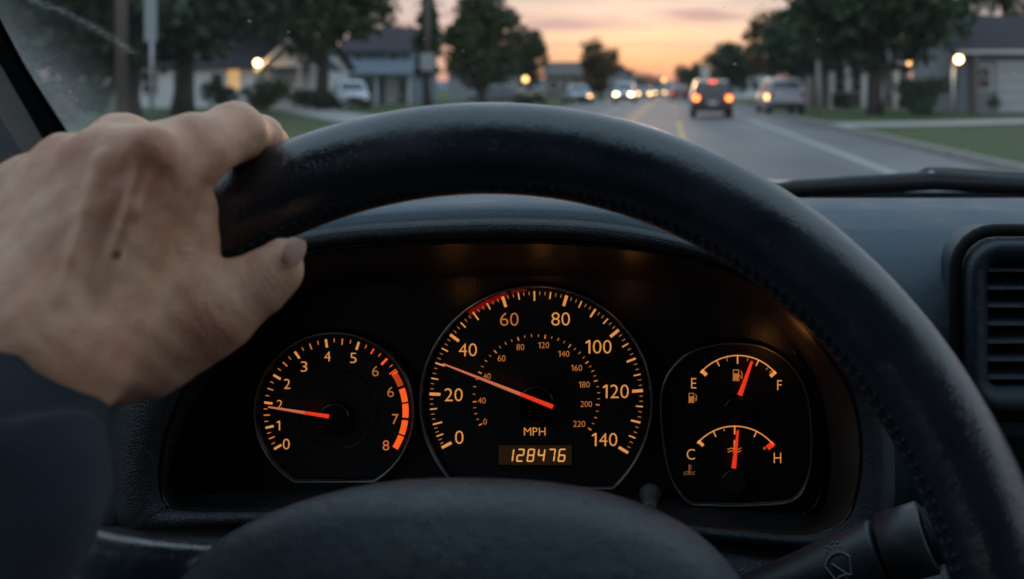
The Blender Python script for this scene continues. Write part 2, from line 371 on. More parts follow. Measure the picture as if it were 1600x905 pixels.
def house(name, x0, x1, y0, y1, z, rise, along, wallm, roofm, label, wins=(), door=None, chim=None):
    h = empty(name, ((x0 + x1) / 2, (y0 + y1) / 2, 0), label, 'house', 'houses along the street')
    b = MB(); gable_body(b, x0, x1, y0, y1, z, rise, along); b.build('wall', wallm, h)
    b = MB(); gable_roof(b, x0, x1, y0, y1, z, rise, along); r = b.build('roof', roofm, h)
    if chim: b = MB(); b.box((chim, (y0 + y1) / 2 + .8, z + rise), (.7, .6, 1.4)); b.build('chimney', M['tan_siding'], r)
    for wv in wins: window(h, *wv)
    if door:
        b = MB(); b.box((door, y0 - .03, 1.05), (.95, .05, 2.05)); d = b.build('door', M['trim'], h); b = MB(); b.cyl((door + .35, y0 - .06, 1), (door + .35, y0 - .12, 1), .035, 8); b.build('handle', M['steel'], d)
    return h
def porch_lamp(x, y, z, m, label, r=.13):
    t = empty('porch_lamp', (x, y, z), label, 'lamp')
    b = MB(); prof = [(.02, r), (.6 * r, .8 * r), (r, 0), (.75 * r, -.8 * r), (.02, -r)]
    b.loft([[(x + p[0] * math.cos(a * math.pi / 6), y + p[0] * math.sin(a * math.pi / 6), z + p[1]) for a in range(12)] for p in prof], True); b.build('globe', m, t, smooth=True)
    pl_ = bpy.data.lights.new('porch_light', 'POINT'); pl_.energy = 45 if m is M['lamp_glow'] else 12; pl_.color = (1, .60, .25); pl_.shadow_soft_size = r; po = bpy.data.objects.new('porch_light', pl_); C.objects.link(po); po.location = (0, -.3, 0); po.parent = t
    b = MB(); b.box((x, y, z + r + .04), (r * 1.5, r * 1.5, .06), taper=.4); b.box((x, y + r + .05, z + r + .02), (.06, .12, .06)); b.build('bracket', M['black_plastic'], t); return t
# white porch house
D = 60; x0 = X(180, D); x1 = X(478, D)
h = house('white_house', x0, x1, D, D + 8, 2.75, 1.7, 'x', M['white_siding'], M['roof_dark'], 'long white bungalow with a lit porch at the left',
          [(X(235, D), D, 1.5, 1.0, 1.3), (X(282, D), D, 1.5, .9, 1.3), (X(340, D), D, 1.6, .8, 1.2), (X(366, D), D, 1.75, .85, 1.3, -1, M['lit_pane'])], door=X(425, D))
g0, g1 = X(408, 57.5), X(492, 57.5)
b = MB(); gable_roof(b, g0, g1, D - 2.2, D + 1, 2.7, 1.5, 'y', .35); pr = b.build('porch_roof', M['roof_dark'], h)
b = MB(); zz = 2.7
for s in (-1, 1):
    xm = (g0 + g1) / 2; e = g0 - .35 if s < 0 else g1 + .35
    b.poly([(xm, D - 2.58, zz + 1.46), (e, D - 2.58, zz - .36), (e, D - 2.58, zz - .58), (xm, D - 2.58, zz + 1.24)], (0, .06, 0))
b.build('barge_board', M['trim'], pr)
b = MB(); b.poly([(g0, D - 2.2, zz - .2), (g1, D - 2.2, zz - .2), ((g0 + g1) / 2, D - 2.2, zz + 1.25)], (0, .1, 0)); b.build('porch_gable', M['white_siding'], h)
for xx in (g0 + .15, (g0 + g1) / 2 + .5, g1 - .15):
    b = MB(); b.box((xx, D - 2.0, 1.25), (.16, .16, 2.5)); b.build('porch_post', M['trim'], h)
porch_lamp(X(399, 57), 57.3, Z(98, 57), M['lamp_glow'], 'bright round porch lamp on the white house', .18)
# blue grey house
D = 76
house('blue_grey_house', X(535, D), X(640, D), D, D + 9, 4.3, 2.0, 'x', M['blue_siding'], M['roof_dark'], 'two storey blue grey house behind the white car',
      [(X(560, D), D, 3.4, .9, 1.1), (X(615, D), D, 3.4, .9, 1.1), (X(630, D), D, 1.3, .7, 1.2)], door=X(612, D))
b = MB(); hx0, hx1 = X(528, 72), X(648, 72)
b.add([(hx0, 71.5, 2.3), (hx1, 71.5, 2.3), (hx1, 76, 3.6), (hx0, 76, 3.6), (hx0, 71.5, 2.15), (hx1, 71.5, 2.15), (hx1, 76, 3.45), (hx0, 76, 3.45)], [(0, 1, 2, 3), (7, 6, 5, 4), (0, 4, 5, 1), (0, 3, 7, 4), (1, 5, 6, 2)])
hh = [o for o in bpy.data.objects if o.name == 'blue_grey_house'][0]
b.build('lean_to_roof', mat('slate_blue_roof', (.10, .13, .165), .8), hh)
for xx in (hx0 + .4, hx1 - .4, (hx0 + hx1) / 2): b = MB(); b.box((xx, 72, 1.1), (.18, .18, 2.2)); b.build('post', M['trim'], hh)
# far left houses
D = 112
house('tan_house', X(852, D), X(905, D), D, D + 8, 2.9, 1.5, 'x', M['tan_siding'], M['roof_brown'], 'brown roofed house left of the orange tinged tree', [(X(865, D), D, 1.6, 1, 1.1), (X(885, D), D, 1.6, 1, 1.1)])
D = 140
house('grey_house', X(945, D), X(985, D), D, D + 9, 3.2, 1.8, 'y', M['grey_siding'], M['roof_dark'], 'small grey gabled house beyond the orange tinged tree', [(X(960, D), D, 1.6, 1, 1.2)])
D = 95
house('pale_house', X(700, D), X(800, D), D, D + 9, 3.0, 1.8, 'x', M['grey_siding'], M['roof_brown'], 'pale house mostly hidden behind the tall rounded tree', [(X(790, D), D, 1.6, 1, 1.1)])
# right houses
D = 62
h = house('columned_house', X(1268, D), X(1420, D), D, D + 9, 2.9, 2.0, 'x', M['tan_siding'], M['roof_brown'], 'tan house with white porch columns behind the right street tree',
          [(X(1310, D), D, 1.6, 1, 1.3), (X(1345, D), D, 1.6, 1, 1.3), (X(1400, D), D, 1.6, .9, 1.3)])
for k in range(5):
    xx = X(1300 + k * 25, 60); b = MB(); b.box((xx, 60, 1.35), (.3, .3, 2.7)); b.build('column', M['trim'], h)
b = MB(); b.box(((X(1290, 60) + X(1412, 60)) / 2, 61, 2.8), (X(1412, 60) - X(1290, 60), 2.4, .16)); b.build('porch_roof', M['trim'], h)
porch_lamp(X(1425, 58), 58.5, Z(97, 58), M['lamp_dim'], 'dim orange lamp shining behind the right street tree', .18)
D = 46
h = house('garage_house', X(1500, D), X(1900, D), D, D + 9, 3.05, 2.0, 'x', M['grey_siding'], M['roof_dark'], 'grey house with a pale garage door at the right edge', [(X(1535, D), D, 1.7, .8, 1.1)])
b = MB(); gx0, gx1 = X(1556, D), X(1700, D)
for k in range(5): b.box(((gx0 + gx1) / 2, D - .05, .3 + k * .5), (gx1 - gx0, .06, .47))
b.build('garage_door', mat('garage_door', (.46, .47, .48), .6), h)
b = MB(); b.box(((X(1490, D) + X(1900, D)) / 2, D - .52, 2.93), (X(1900, D) - X(1490, D), .1, .16)); b.build('gutter', M['trim'], h)
b = MB(); b.box((X(1525, D - .4), D - .3, 1.45), (.28, .28, 2.8)); b.build('post', M['tan_siding'], h)
D = 120
house('far_house', X(1150, D), X(1215, D), D, D + 9, 3.2, 2.0, 'x', M['white_siding'], M['roof_dark'], 'white house far behind the parked silver car', [(X(1180, D), D, 1.6, 1, 1.2)])
# ------------------------------------------------------------------ poles, signs, lamps
def post(name, x, y, h, r, m, label, cat, extra=None, r2=None):
    t = empty(name, (x, y, 0), label, cat); b = MB(); b.tube([(x, y, -.1), (x, y, h)], [r, r2 or r], 12); b.build('pole', m, t, smooth=True)
    if extra: extra(t)
    return t
def ep(t):
    x, y = X(190, 30), 30; b = MB(); b.box((x, y - .18, 8.2), (2.4, .1, .12)); b.build('crossarm', M['wood_pole'], t)
post('utility_pole', X(190, 30), 30, 9, .17, M['wood_pole'], 'thick brown wooden utility pole in front of the big trees at left', 'utility pole', ep)
def es(t):
    D = 24; b = MB(); b.box((X(237, D), D - .05, Z(30, D)), (.30, .02, 1.15)); b.build('sign_panel', M['sign_back'], t)
post('street_sign', X(237, 24), 24, 3.7, .045, M['steel'], 'slim steel sign post with tall narrow panel beside the wooden utility pole', 'sign', es)
def e2(t):
    D = 58; b = MB(); b.box((X(669, D), D - .14, Z(97, D)), (.85, .03, 1.05)); b.build('sign_panel', M['sign_white'], t)
    b = MB(); b.box((X(669, D), D + .12, 6.3), (1.8, .09, .1)); b.build('crossarm', M['wood_pole'], t)
post('utility_pole', X(668, 58), 58, 6.6, .13, M['wood_pole'], 'thinner wooden pole with a white square sign at half height', 'utility pole', e2)
def e3(t):
    D = 74; b = MB(); b.box((X(1102, D), D - .05, Z(113, D)), (.72, .03, 1.0)); b.build('sign_panel', mat('sign_cream', (.62, .58, .48), .5), t)
post('street_sign', X(1102, 74), 74, 2.95, .04, M['steel'], 'pale square sign over the roof of the dark car ahead', 'sign', e3)
post('sign_post', X(1280, 46), 46, Z(88, 46), .13, mat('pale_post', (.52, .50, .49), .6), 'thick pale bare post left of the right street tree', 'post')
def e4(t):
    D = 36; x, z = X(1498, D), Z(93, D); px = X(1489, D)
    b = MB(); b.tube([(px, D, z - .45), (px + .02, D, z - .15), (x, D, z - .1)], .03, 8); b.build('arm', M['steel'], t)
    b = MB(); r = .14
    b.loft([[(x + r * math.sin(q) * math.cos(a * math.pi / 7), D + r * math.sin(q) * math.sin(a * math.pi / 7), z + r * math.cos(q)) for a in range(14)] for q in (.05, .5, 1, 1.57, 2.1, 2.7, 3.1)], True); b.build('globe', M['lamp_glow'], t, smooth=True)
    pl_ = bpy.data.lights.new('lamp_light', 'POINT'); pl_.energy = 30; pl_.color = (1, .66, .32); pl_.shadow_soft_size = r; po = bpy.data.objects.new('lamp_light', pl_); C.objects.link(po); po.location = (x - px, -.25, z); po.parent = t
    b = MB(); b.tube([(x, D, z + r * .9), (x, D, z + r * 1.35)], [.16, .03], 12); b.build('cap', M['black_plastic'], t)
post('lamp_post', X(1489, 36), 36, Z(96, 36) - .25, .05, M['steel'], 'lit lamp post by the garden path on the right lawn', 'lamp post', e4)
def e5(t):
    D = 66; x, z = X(821, D), Z(124, D); b = MB(); r = .2
    b.loft([[(x + r * math.sin(q) * math.cos(a * math.pi / 6), D + r * math.sin(q) * math.sin(a * math.pi / 6), z + r * math.cos(q)) for a in range(12)] for q in (.05, .6, 1.2, 1.9, 2.5, 3.1)], True); b.build('globe', mat('garden_lamp_glow', (1, .7, .3), .4, emit=(1, .55, .16), es=4), t, smooth=True)
post('garden_lamp', X(821, 66), 66, Z(124, 66) - .18, .03, M['black_plastic'], 'small amber garden lamp at the foot of the smaller tree', 'lamp', e5)
def e6(t):
    D = 130; x = X(1037, D); z = Z(130, D)
    b = MB(); b.box((x, D, z), (.5, .35, 1.3)); hd = b.build('signal_head', M['black_plastic'], t)
    for k, mm in enumerate((M['side_amber'], M['head_off'], M['head_off'])):
        b = MB(); zz = z + .42 - .42 * k; b.cyl((x, D - .18, zz), (x, D - .24, zz), .19, 14); b.build('lens', mm, hd)
    b = MB(); b.tube([(x, D, z + .7), (x, D, z + 1.0), (x - 4, D, z + 1.1)], .06, 8); b.build('arm', M['steel'], t)
post('traffic_light', X(1037, 130) - 4, 130, Z(130, 130) + 1.2, .1, M['steel'], 'glowing orange traffic light hanging where the street vanishes', 'traffic light', e6)
# ------------------------------------------------------------------ cars
def car(x, y, rz, paint, label, style='suv', front=None, rear=None, core=False, grp='cars on the street', scale=1.0):
    t = empty('car', (0, 0, 0), label, 'car', grp); p = t
    Lh = 2.2; W = .90; pm = paint
    if style == 'suv':
        H = 1.66; belt = 1.02; st = [(-2.2, .42, .86, .80), (-2.1, .30, 1.0, .88), (-1.5, .26, 1.03, .90), (0, .26, 1.02, .90), (.95, .26, 1.0, .90), (1.7, .28, .93, .88), (2.1, .32, .80, .82), (2.22, .42, .66, .70)]
        cab = [(-2.05, 1.0), (-1.92, 1.58), (-1.5, 1.66), (0, 1.68), (.35, 1.60), (1.05, 1.0)]
    else:
        H = 1.45; belt = .92; st = [(-2.2, .42, .80, .74), (-2.1, .32, .92, .85), (-1.4, .26, .95, .88), (0, .24, .92, .88), (.95, .24, .92, .88), (1.7, .27, .82, .86), (2.1, .32, .70, .80), (2.22, .42, .56, .68)]
        cab = [(-1.75, .93), (-1.15, 1.36), (-.7, 1.44), (0, 1.45), (.3, 1.38), (1.1, .91)]
    b = MB(); loops = []
    for (yy, zb, zt, wd) in st:
        loops.append([(-wd * .82, yy, zb), (-wd * .98, yy, zb + .10), (-wd, yy, (zb + zt) / 2), (-wd * .97, yy, zt - .10), (-wd * .86, yy, zt), (wd * .86, yy, zt), (wd * .97, yy, zt - .10), (wd, yy, (zb + zt) / 2), (wd * .98, yy, zb + .10), (wd * .82, yy, zb)])
    b.loft(loops, True, True, True)
    # roof shell and pillars
    lo = []
    n = len(cab)
    for i, (yy, zz) in enumerate(cab):
        k = (zz - belt) / (H - belt); wd = .84 - .17 * max(0, min(1, k)); lo.append([(-wd, yy, belt - .04), (-.84 + .17 * k, yy, zz - .05 * k), (-.84 + .17 * k + .08, yy, zz), (.84 - .17 * k - .08, yy, zz), (.84 - .17 * k, yy, zz - .05 * k), (wd, yy, belt - .04)] if False else [(-.84, yy, belt - .05), (-(.84 - .15 * k), yy, zz - .04 * k), (-(.76 - .15 * k), yy, zz + .001), ((.76 - .15 * k), yy, zz + .001), ((.84 - .15 * k), yy, zz - .04 * k), (.84, yy, belt - .05)])
    b.loft(lo, True, True, True)
    body = b.build('body', pm, p, auto=35)
    bm = body.modifiers.new('bevel', 'BEVEL'); bm.width = .03; bm.segments = 2; bm.limit_method = 'ANGLE'
    def quad(nm, pts, nrm, m=M['glass_car']): b = MB(); b.poly([tuple(np.array(q) + np.array(nrm) * .012) for q in pts], tuple(-np.array(nrm) * .02)); return b.build(nm, m, p)
    (ra, rb), (fa, fb) = (cab[0], cab[1]), (cab[-2], cab[-1])
    def glass_end(nm, A, B, s):  # A low (y,z), B high
        y0_, z0_ = A; y1_, z1_ = B; e0 = .12; e1 = .08
        l = math.hypot(y1_ - y0_, z1_ - z0_); dy, dz = (y1_ - y0_) / l, (z1_ - z0_) / l
        a = (y0_ + dy * e0, z0_ + dz * e0); c = (y1_ - dy * e1, z1_ - dz * e1); nn = (0, s * abs(dz), abs(dy))
        quad(nm, [(-.70, a[0], a[1]), (.70, a[0], a[1]), (.58, c[0], c[1]), (-.58, c[0], c[1])], nn)
    glass_end('rear_window', ra, rb, -1); glass_end('windscreen', fb, fa, 1)
    zt = H - .14; k = (zt - belt) / (H - belt); wlo, whi = .835, .84 - .15 * k
    segs = [(-1.75 if style == 'suv' else -1.25, -.75), (-.68, .12), (.19, .72)]
    for s in (-1, 1):
        for i, (ya, yb) in enumerate(segs):
            yat = ya + (.12 if i == 0 else 0) + (.25 if i == 0 and style != 'suv' else 0); ybt = yb - (.42 if i == 2 else 0)
            if ybt - yat < .1: ybt = yat + .12
            quad('side_window', [(s * wlo, ya, belt + .04), (s * wlo, yb, belt + .04), (s * whi, ybt, zt), (s * whi, yat, zt)], (s, 0, .2))
    for yy in (-2.2, 2.2): b = MB(); b.box((0, yy, .42), (1.5, .12, .2)); b.build('bumper', M['black_plastic'], p, bevel=.03)
    b = MB(); b.box((0, 2.2, .60), (.8, .06, .16)); b.build('grille', M['black_plastic'], p)
    for s in (-1, 1):
        b = MB(); b.box((s * .58, 2.12, .68 if style == 'suv' else .62), (.27, .16, .19)); b.build('headlight', front or M['head_off'], p, bevel=.03)
        b = MB(); zz = .86 if style == 'suv' else .78; b.box((s * .70, -2.13, zz), (.24, .14, .26 if style == 'suv' else .17)); tl = b.build('taillight', rear or M['tail_off'], p, bevel=.03)
        if core: b = MB(); b.cyl((s * .70, -2.19, zz), (s * .70, -2.215, zz), .095, 14); b.build('bulb', M['tail_core'], tl)
        b = MB(); b.box((s * 1.0, .62, belt + .08), (.2, .1, .14)); b.build('mirror', M['black_plastic'], p, bevel=.02)
        for yy in (-1.35, 1.38):
            b = MB(); xx = s * .80; b.tube([(xx - .11, yy, .33), (xx - .09, yy, .33), (xx + .09, yy, .33), (xx + .11, yy, .33)], [.29, .33, .33, .29], 24); wh = b.build('wheel', M['tyre'], p, auto=40)
            b = MB(); b.cyl((xx + s * .10, yy, .33), (xx + s * .125, yy, .33), .2, 16); b.build('rim', M['rim'], wh)
    b = MB(); b.box((0, -2.235, .66), (.42, .02, .16)); b.build('number_plate', M['plate'], p)
    if core: b = MB(); b.box((0, -2.0, 1.585), (.34, .06, .06)); b.build('brake_light', M['tail_on'], p)
    t.location = (x, y, 0.004); t.rotation_euler = (0, 0, rz); t.scale = (scale, scale, scale); return t
def paint(n, c): return mat('paint_' + n, c, .28, metal=.3, coat=.6)
car(X(1112, 39.5) , 40.6, R(0), paint('dark', (.05, .03, .035)), 'dark suv driving ahead with red tail lights lit', 'suv', rear=M['tail_on'], core=True, scale=.93)
car(X(1218, 47), 47, R(3), paint('silver', (.33, .37, .42)), 'silver suv parked at the right kerb', 'suv', front=M['side_amber'], scale=1.02)
# its lit left marker
mk = [o for o in bpy.data.objects if o.name == 'car.001'][0]
b = MB(); b.v = []; b.box((-.92, -1.95, .78), (.12, .2, .22)); o = b.build('marker_lamp', M['side_amber']); o.parent = mk
car(X(976, 80), 80, R(180), paint('pale', (.45, .47, .5)), 'oncoming pale car with both headlights shining', 'suv', front=M['head_on'])
car(X(1007, 100), 100, R(180), paint('grey', (.2, .21, .23)), 'oncoming grey car behind the pale one, headlights on', 'sedan', front=M['head_far'])
car(X(1061, 92), 92, R(0), paint('red', (.16, .03, .03)), 'far dark red car ahead of the dark suv, tail lights glowing', 'sedan', rear=M['tail_dim'])
car(X(1052, 125) + .6, 125, R(0), paint('black', (.03, .03, .035)), 'farthest black car ahead with glowing tail lights', 'sedan', rear=M['tail_dim'])
car(X(1031, 125), 125, R(180), paint('brown', (.12, .08, .06)), 'farthest oncoming car with weak orange headlights', 'sedan', front=M['head_far'])
c_ = car(X(899, 72), 73, R(196), paint('blue_grey', (.22, .27, .33)), 'blue grey sedan parked at the left kerb with one warm lamp', 'sedan')
for ch in c_.children:
    if ch.name.startswith('headlight') and ch.data.vertices[0].co.x < 0: ch.data.materials[0] = M['side_amber']
car(X(781, 68), 68, R(95), paint('dull', (.16, .18, .19)), 'dull grey car side-on under the tall rounded tree', 'sedan')
car(X(548, 58), 58, R(205), paint('white', (.62, .66, .72)), 'white car parked in the driveway at left', 'suv', scale=1.0)
# ------------------------------------------------------------------ interior materials
def leather(name, col, rough, scale=900, strength=.35, dist=.0006, spec=.5, wear=None, crease=1.2):
    dist *= 1.7
    mt = bpy.data.materials.new(name); mt.use_nodes = True; nt = mt.node_tree; b = nt.nodes['Principled BSDF']; L = nt.links
    b.inputs['Base Color'].default_value = (*col, 1); b.inputs['Roughness'].default_value = rough; b.inputs['Specular IOR Level'].default_value = spec
    tc = nt.nodes.new('ShaderNodeTexCoord')
    vo = nt.nodes.new('ShaderNodeTexVoronoi'); vo.feature = 'DISTANCE_TO_EDGE'; vo.inputs['Scale'].default_value = scale; L.new(tc.outputs['Object'], vo.inputs[0])
    no = nt.nodes.new('ShaderNodeTexNoise'); no.inputs['Scale'].default_value = scale * .12; no.inputs['Detail'].default_value = 4; L.new(tc.outputs['Object'], no.inputs[0])
    ad = nt.nodes.new('ShaderNodeMath'); ad.operation = 'MULTIPLY_ADD'; L.new(no.outputs[0], ad.inputs[0]); ad.inputs[1].default_value = crease; L.new(vo.outputs['Distance'], ad.inputs[2])
    bp = nt.nodes.new('ShaderNodeBump'); bp.inputs['Strength'].default_value = strength; bp.inputs['Distance'].default_value = dist
    L.new(ad.outputs[0], bp.inputs['Height']); L.new(bp.outputs[0], b.inputs['Normal'])
    n2 = nt.nodes.new('ShaderNodeTexNoise'); n2.inputs['Scale'].default_value = 22; n2.inputs['Detail'].default_value = 5; L.new(tc.outputs['Object'], n2.inputs[0])
    mr = nt.nodes.new('ShaderNodeMapRange'); mr.inputs[1].default_value = .3; mr.inputs[2].default_value = .7; mr.inputs[3].default_value = rough - .10; mr.inputs[4].default_value = rough + .14
    L.new(n2.outputs[0], mr.inputs[0]); L.new(mr.outputs[0], b.inputs['Roughness'])
    rp = nt.nodes.new('ShaderNodeValToRGB'); rp.color_ramp.elements[0].color = (*col, 1); rp.color_ramp.elements[1].color = (*(wear or tuple(c * 1.5 for c in col)), 1)
    rp.color_ramp.elements[0].position = .4; rp.color_ramp.elements[1].position = .75; L.new(n2.outputs[0], rp.inputs[0]); L.new(rp.outputs[0], b.inputs['Base Color'])
    return mt
M['rim_leather'] = leather('wheel_leather', (.009, .015, .022), .23, 700, .36, .0003, spec=.95, crease=3.0)
M['rim_leather'].node_tree.nodes['Principled BSDF'].inputs['Coat Weight'].default_value = .0
M['rim_leather'].node_tree.nodes['Principled BSDF'].inputs['Coat Roughness'].default_value = .22
M['hub'] = leather('hub_vinyl', (.016, .027, .037), .36, 1100, .5, .0004, crease=3)
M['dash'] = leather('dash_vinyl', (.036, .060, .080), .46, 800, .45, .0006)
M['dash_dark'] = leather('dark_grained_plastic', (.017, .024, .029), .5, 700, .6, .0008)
M['hood_in'] = leather('hood_inside', (.035, .030, .026), .38, 900, .25, .0004)
M['face'] = leather('gauge_panel', (.007, .007, .0075), .42, 500, .3, .0004)
M['dial'] = mat('dial_black', (.011, .011, .0115), .5, spec=.35)
M['gloss'] = mat('gloss_black', (.006, .006, .007), .12, spec=.6)
M['seal'] = mat('rubber_seal', (.006, .006, .006), .7, spec=.2)
M['pillar'] = mat('pillar_fabric', (.62, .56, .49), .85, noise=(60, (.72, .66, .58), .25), bump=(900, .5, .0008))
M['pillar_dark'] = mat('door_frame_trim', (.20, .225, .23), .8, noise=(30, (.27, .29, .29), .3), bump=(700, .6, .0008))
M['bezel'] = mat('satin_bezel', (.34, .34, .35), .3, metal=.9)
M['amber'] = mat('amber_print', (.5, .28, .1), .5, emit=(1, .37, .085), es=.68)
M['amber_dim'] = mat('amber_print_dim', (.4, .2, .08), .5, emit=(1, .33, .07), es=.38)
M['amber_in'] = mat('amber_print_inner', (.4, .2, .08), .5, emit=(1, .32, .08), es=.45)
M['amber_faint'] = mat('amber_print_faint', (.3, .16, .07), .5, emit=(1, .36, .1), es=.16)
M['orange'] = mat('orange_print', (.5, .2, .06), .5, emit=(1, .25, .05), es=.58)
M['red_zone'] = mat('redline_print', (.6, .12, .03), .5, emit=(1, .105, .012), es=.95)
M['red_zone_dim'] = mat('redline_dim', (.5, .1, .03), .5, emit=(1, .09, .015), es=.42)
M['red_glow'] = mat('red_band', (.2, .01, .01), .5, emit=(1, .02, .015), es=.12)
M['needle_red'] = mat('needle_red', (.7, .05, .02), .4, emit=(1, .045, .012), es=.72)
M['needle_pale'] = mat('needle_pale', (.7, .25, .15), .4, emit=(1, .24, .11), es=.50)
M['lcd'] = mat('odometer_window', (.02, .013, .008), .3, emit=(1, .45, .14), es=.013)
M['lcd_on'] = mat('odometer_segments', (.5, .3, .1), .5, emit=(1, .43, .11), es=.72)
M['silver_mark'] = mat('silver_mark', (.20, .23, .245), .6, noise=(900, (.05, .06, .07), .25))
# ------------------------------------------------------------------ dashboard
DC = .55
dash = empty('dashboard', tuple(P(900, 900, .62)), 'blue black grained vinyl dashboard with the gauge hood behind the steering wheel', 'dashboard')
def grid(mb, rows): mb.loft(rows, closed=False)
# main panel: windscreen base -> crest -> face -> bottom
us = np.linspace(-420, 2300, 70)
rows = []
prof = [(1.06, 1.078), (1.0, 1.088), (.90, 1.104), (.82, 1.1162), (.775, 1.1203), (.735, 1.1165), (.70, 1.107), (.675, 1.092), (.658, 1.072), (.646, 1.045), (.64, 1.01), (.64, .95), (.645, .90), (.66, .84), (.70, .74), (.72, .6)]
xs = np.linspace(-.62, 1.15, 60)
for (y, z) in prof: rows.append([(x, y - .10 * max(0, (abs(x - .25) - .6)), z - .02 * max(0, abs(x - .3) - .35)) for x in xs])
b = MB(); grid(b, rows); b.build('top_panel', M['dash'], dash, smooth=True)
# gauge hood
I_ = [(290, 797), (262, 785), (252, 755), (256, 700), (275, 640), (310, 570), (370, 480), (440, 410), (520, 386), (650, 378), (800, 375), (950, 382), (1080, 402), (1180, 440), (1260, 510), (1315, 585), (1340, 650), (1345, 720), (1335, 780), (1315, 815), (1270, 832), (1200, 832), (1000, 812), (800, 803), (500, 799)]
O_ = [(230, 832), (190, 830), (170, 810), (166, 740), (176, 640), (215, 560), (290, 460), (390, 385), (500, 356), (640, 343), (800, 338), (950, 346), (1090, 376), (1200, 418), (1290, 485), (1360, 570), (1392, 650), (1398, 740), (1395, 800), (1380, 850), (1300, 862), (1200, 856), (1000, 838), (800, 826), (500, 818)]
B_ = [(302, 790), (274, 778), (264, 752), (272, 700), (296, 640), (336, 580), (400, 512), (470, 470), (560, 448), (680, 436), (800, 431), (930, 434), (1060, 446), (1150, 471), (1220, 515), (1265, 575), (1288, 640), (1297, 720), (1292, 780), (1272, 810), (1240, 822), (1180, 822), (1000, 806), (800, 797), (500, 793)]
Ic, Oc, Bc = catmull(I_, 5), catmull(O_, 5), catmull(B_, 5)
n = len(Ic)
LI = [P(u, v, .497) for u, v in Ic]; LO = [P(u, v, .505) for u, v in Oc]; LB = [P(u, v, .551) for u, v in Bc]
LM = [P((a[0] * .35 + c[0] * .65), (a[1] * .35 + c[1] * .65), .488) for a, c in zip(Ic, Oc)]
LM2 = [P((a[0] * .8 + c[0] * .2), (a[1] * .8 + c[1] * .2), .489) for a, c in zip(Ic, Oc)]
back = [np.array([p[0], .72, p[2] + (.002 if p[2] > 1.1 else 0)]) for p in LO]
bk1 = [np.array([p[0], .53, p[2] + (.0025 if p[2] > 1.1 else 0)]) for p in LO]
b = MB(); b.loft([back, bk1, LO, LM, LM2, LI]); b.build('gauge_hood', M['dash_dark'], dash, smooth=True)
hood_top = MB()
# upper skin of the hood in the lighter dash vinyl, slightly proud
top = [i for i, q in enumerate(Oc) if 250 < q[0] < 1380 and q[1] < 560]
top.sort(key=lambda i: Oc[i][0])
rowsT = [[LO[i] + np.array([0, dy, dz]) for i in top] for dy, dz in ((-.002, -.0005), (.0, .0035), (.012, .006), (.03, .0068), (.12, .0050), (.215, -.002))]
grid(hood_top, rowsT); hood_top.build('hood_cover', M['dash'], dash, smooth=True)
b = MB(); b.loft([LI, [P(u, v + 1, .515) for u, v in Ic] and [(a * .7 + c * .3) for a, c in zip(LI, LB)], [(a * .35 + c * .65) for a, c in zip(LI, LB)], LB]); b.build('hood_lining', M['hood_in'], dash, smooth=True)
# thin glossy lip catching the light
b = MB(); b.tube([p + np.array([0, -.0012, -.0006]) for p in LI], .0012, 8, closed=True); b.build('lip', M['gloss'], dash, smooth=True)
# left grained cheek and lower ledge
b = MB(); q1 = [P(140, 560, .515), P(168, 560, .505), P(176, 640, .502), P(166, 740, .502), P(152, 810, .505), P(120, 850, .52)]
q0 = [p + np.array([-.006, .03, 0]) for p in q1]; q2 = [p + np.array([.012, -.006, 0]) for p in q1]; q3 = [p + np.array([.03, .002, 0]) for p in q1]
grid(b, [catmull(q, 4, False) for q in (q0, q1, q2, q3)]); b.build('side_cheek', M['dash_dark'], dash, smooth=True)
b = MB()
l0 = [P(u, v, .50) for u, v in ((60, 838), (180, 822), (260, 818), (420, 822), (700, 828), (940, 826), (1100, 842), (1250, 862), (1420, 880), (1700, 905))]
rowsL = [[p + np.array([0, .14, -.09]) for p in l0], [p + np.array([0, .02, -.010]) for p in l0], [p + np.array([0, .006, -.001]) for p in l0], l0, [p + np.array([0, -.014, -.004]) for p in l0], [p + np.array([0, -.017, -.016]) for p in l0], [p + np.array([0, .0, -.05]) for p in l0], [p + np.array([0, .05, -.2]) for p in l0]]
grid(b, [catmull(r, 4, False) for r in rowsL]); b.build('lower_panel', M['dash_dark'], dash, smooth=True)
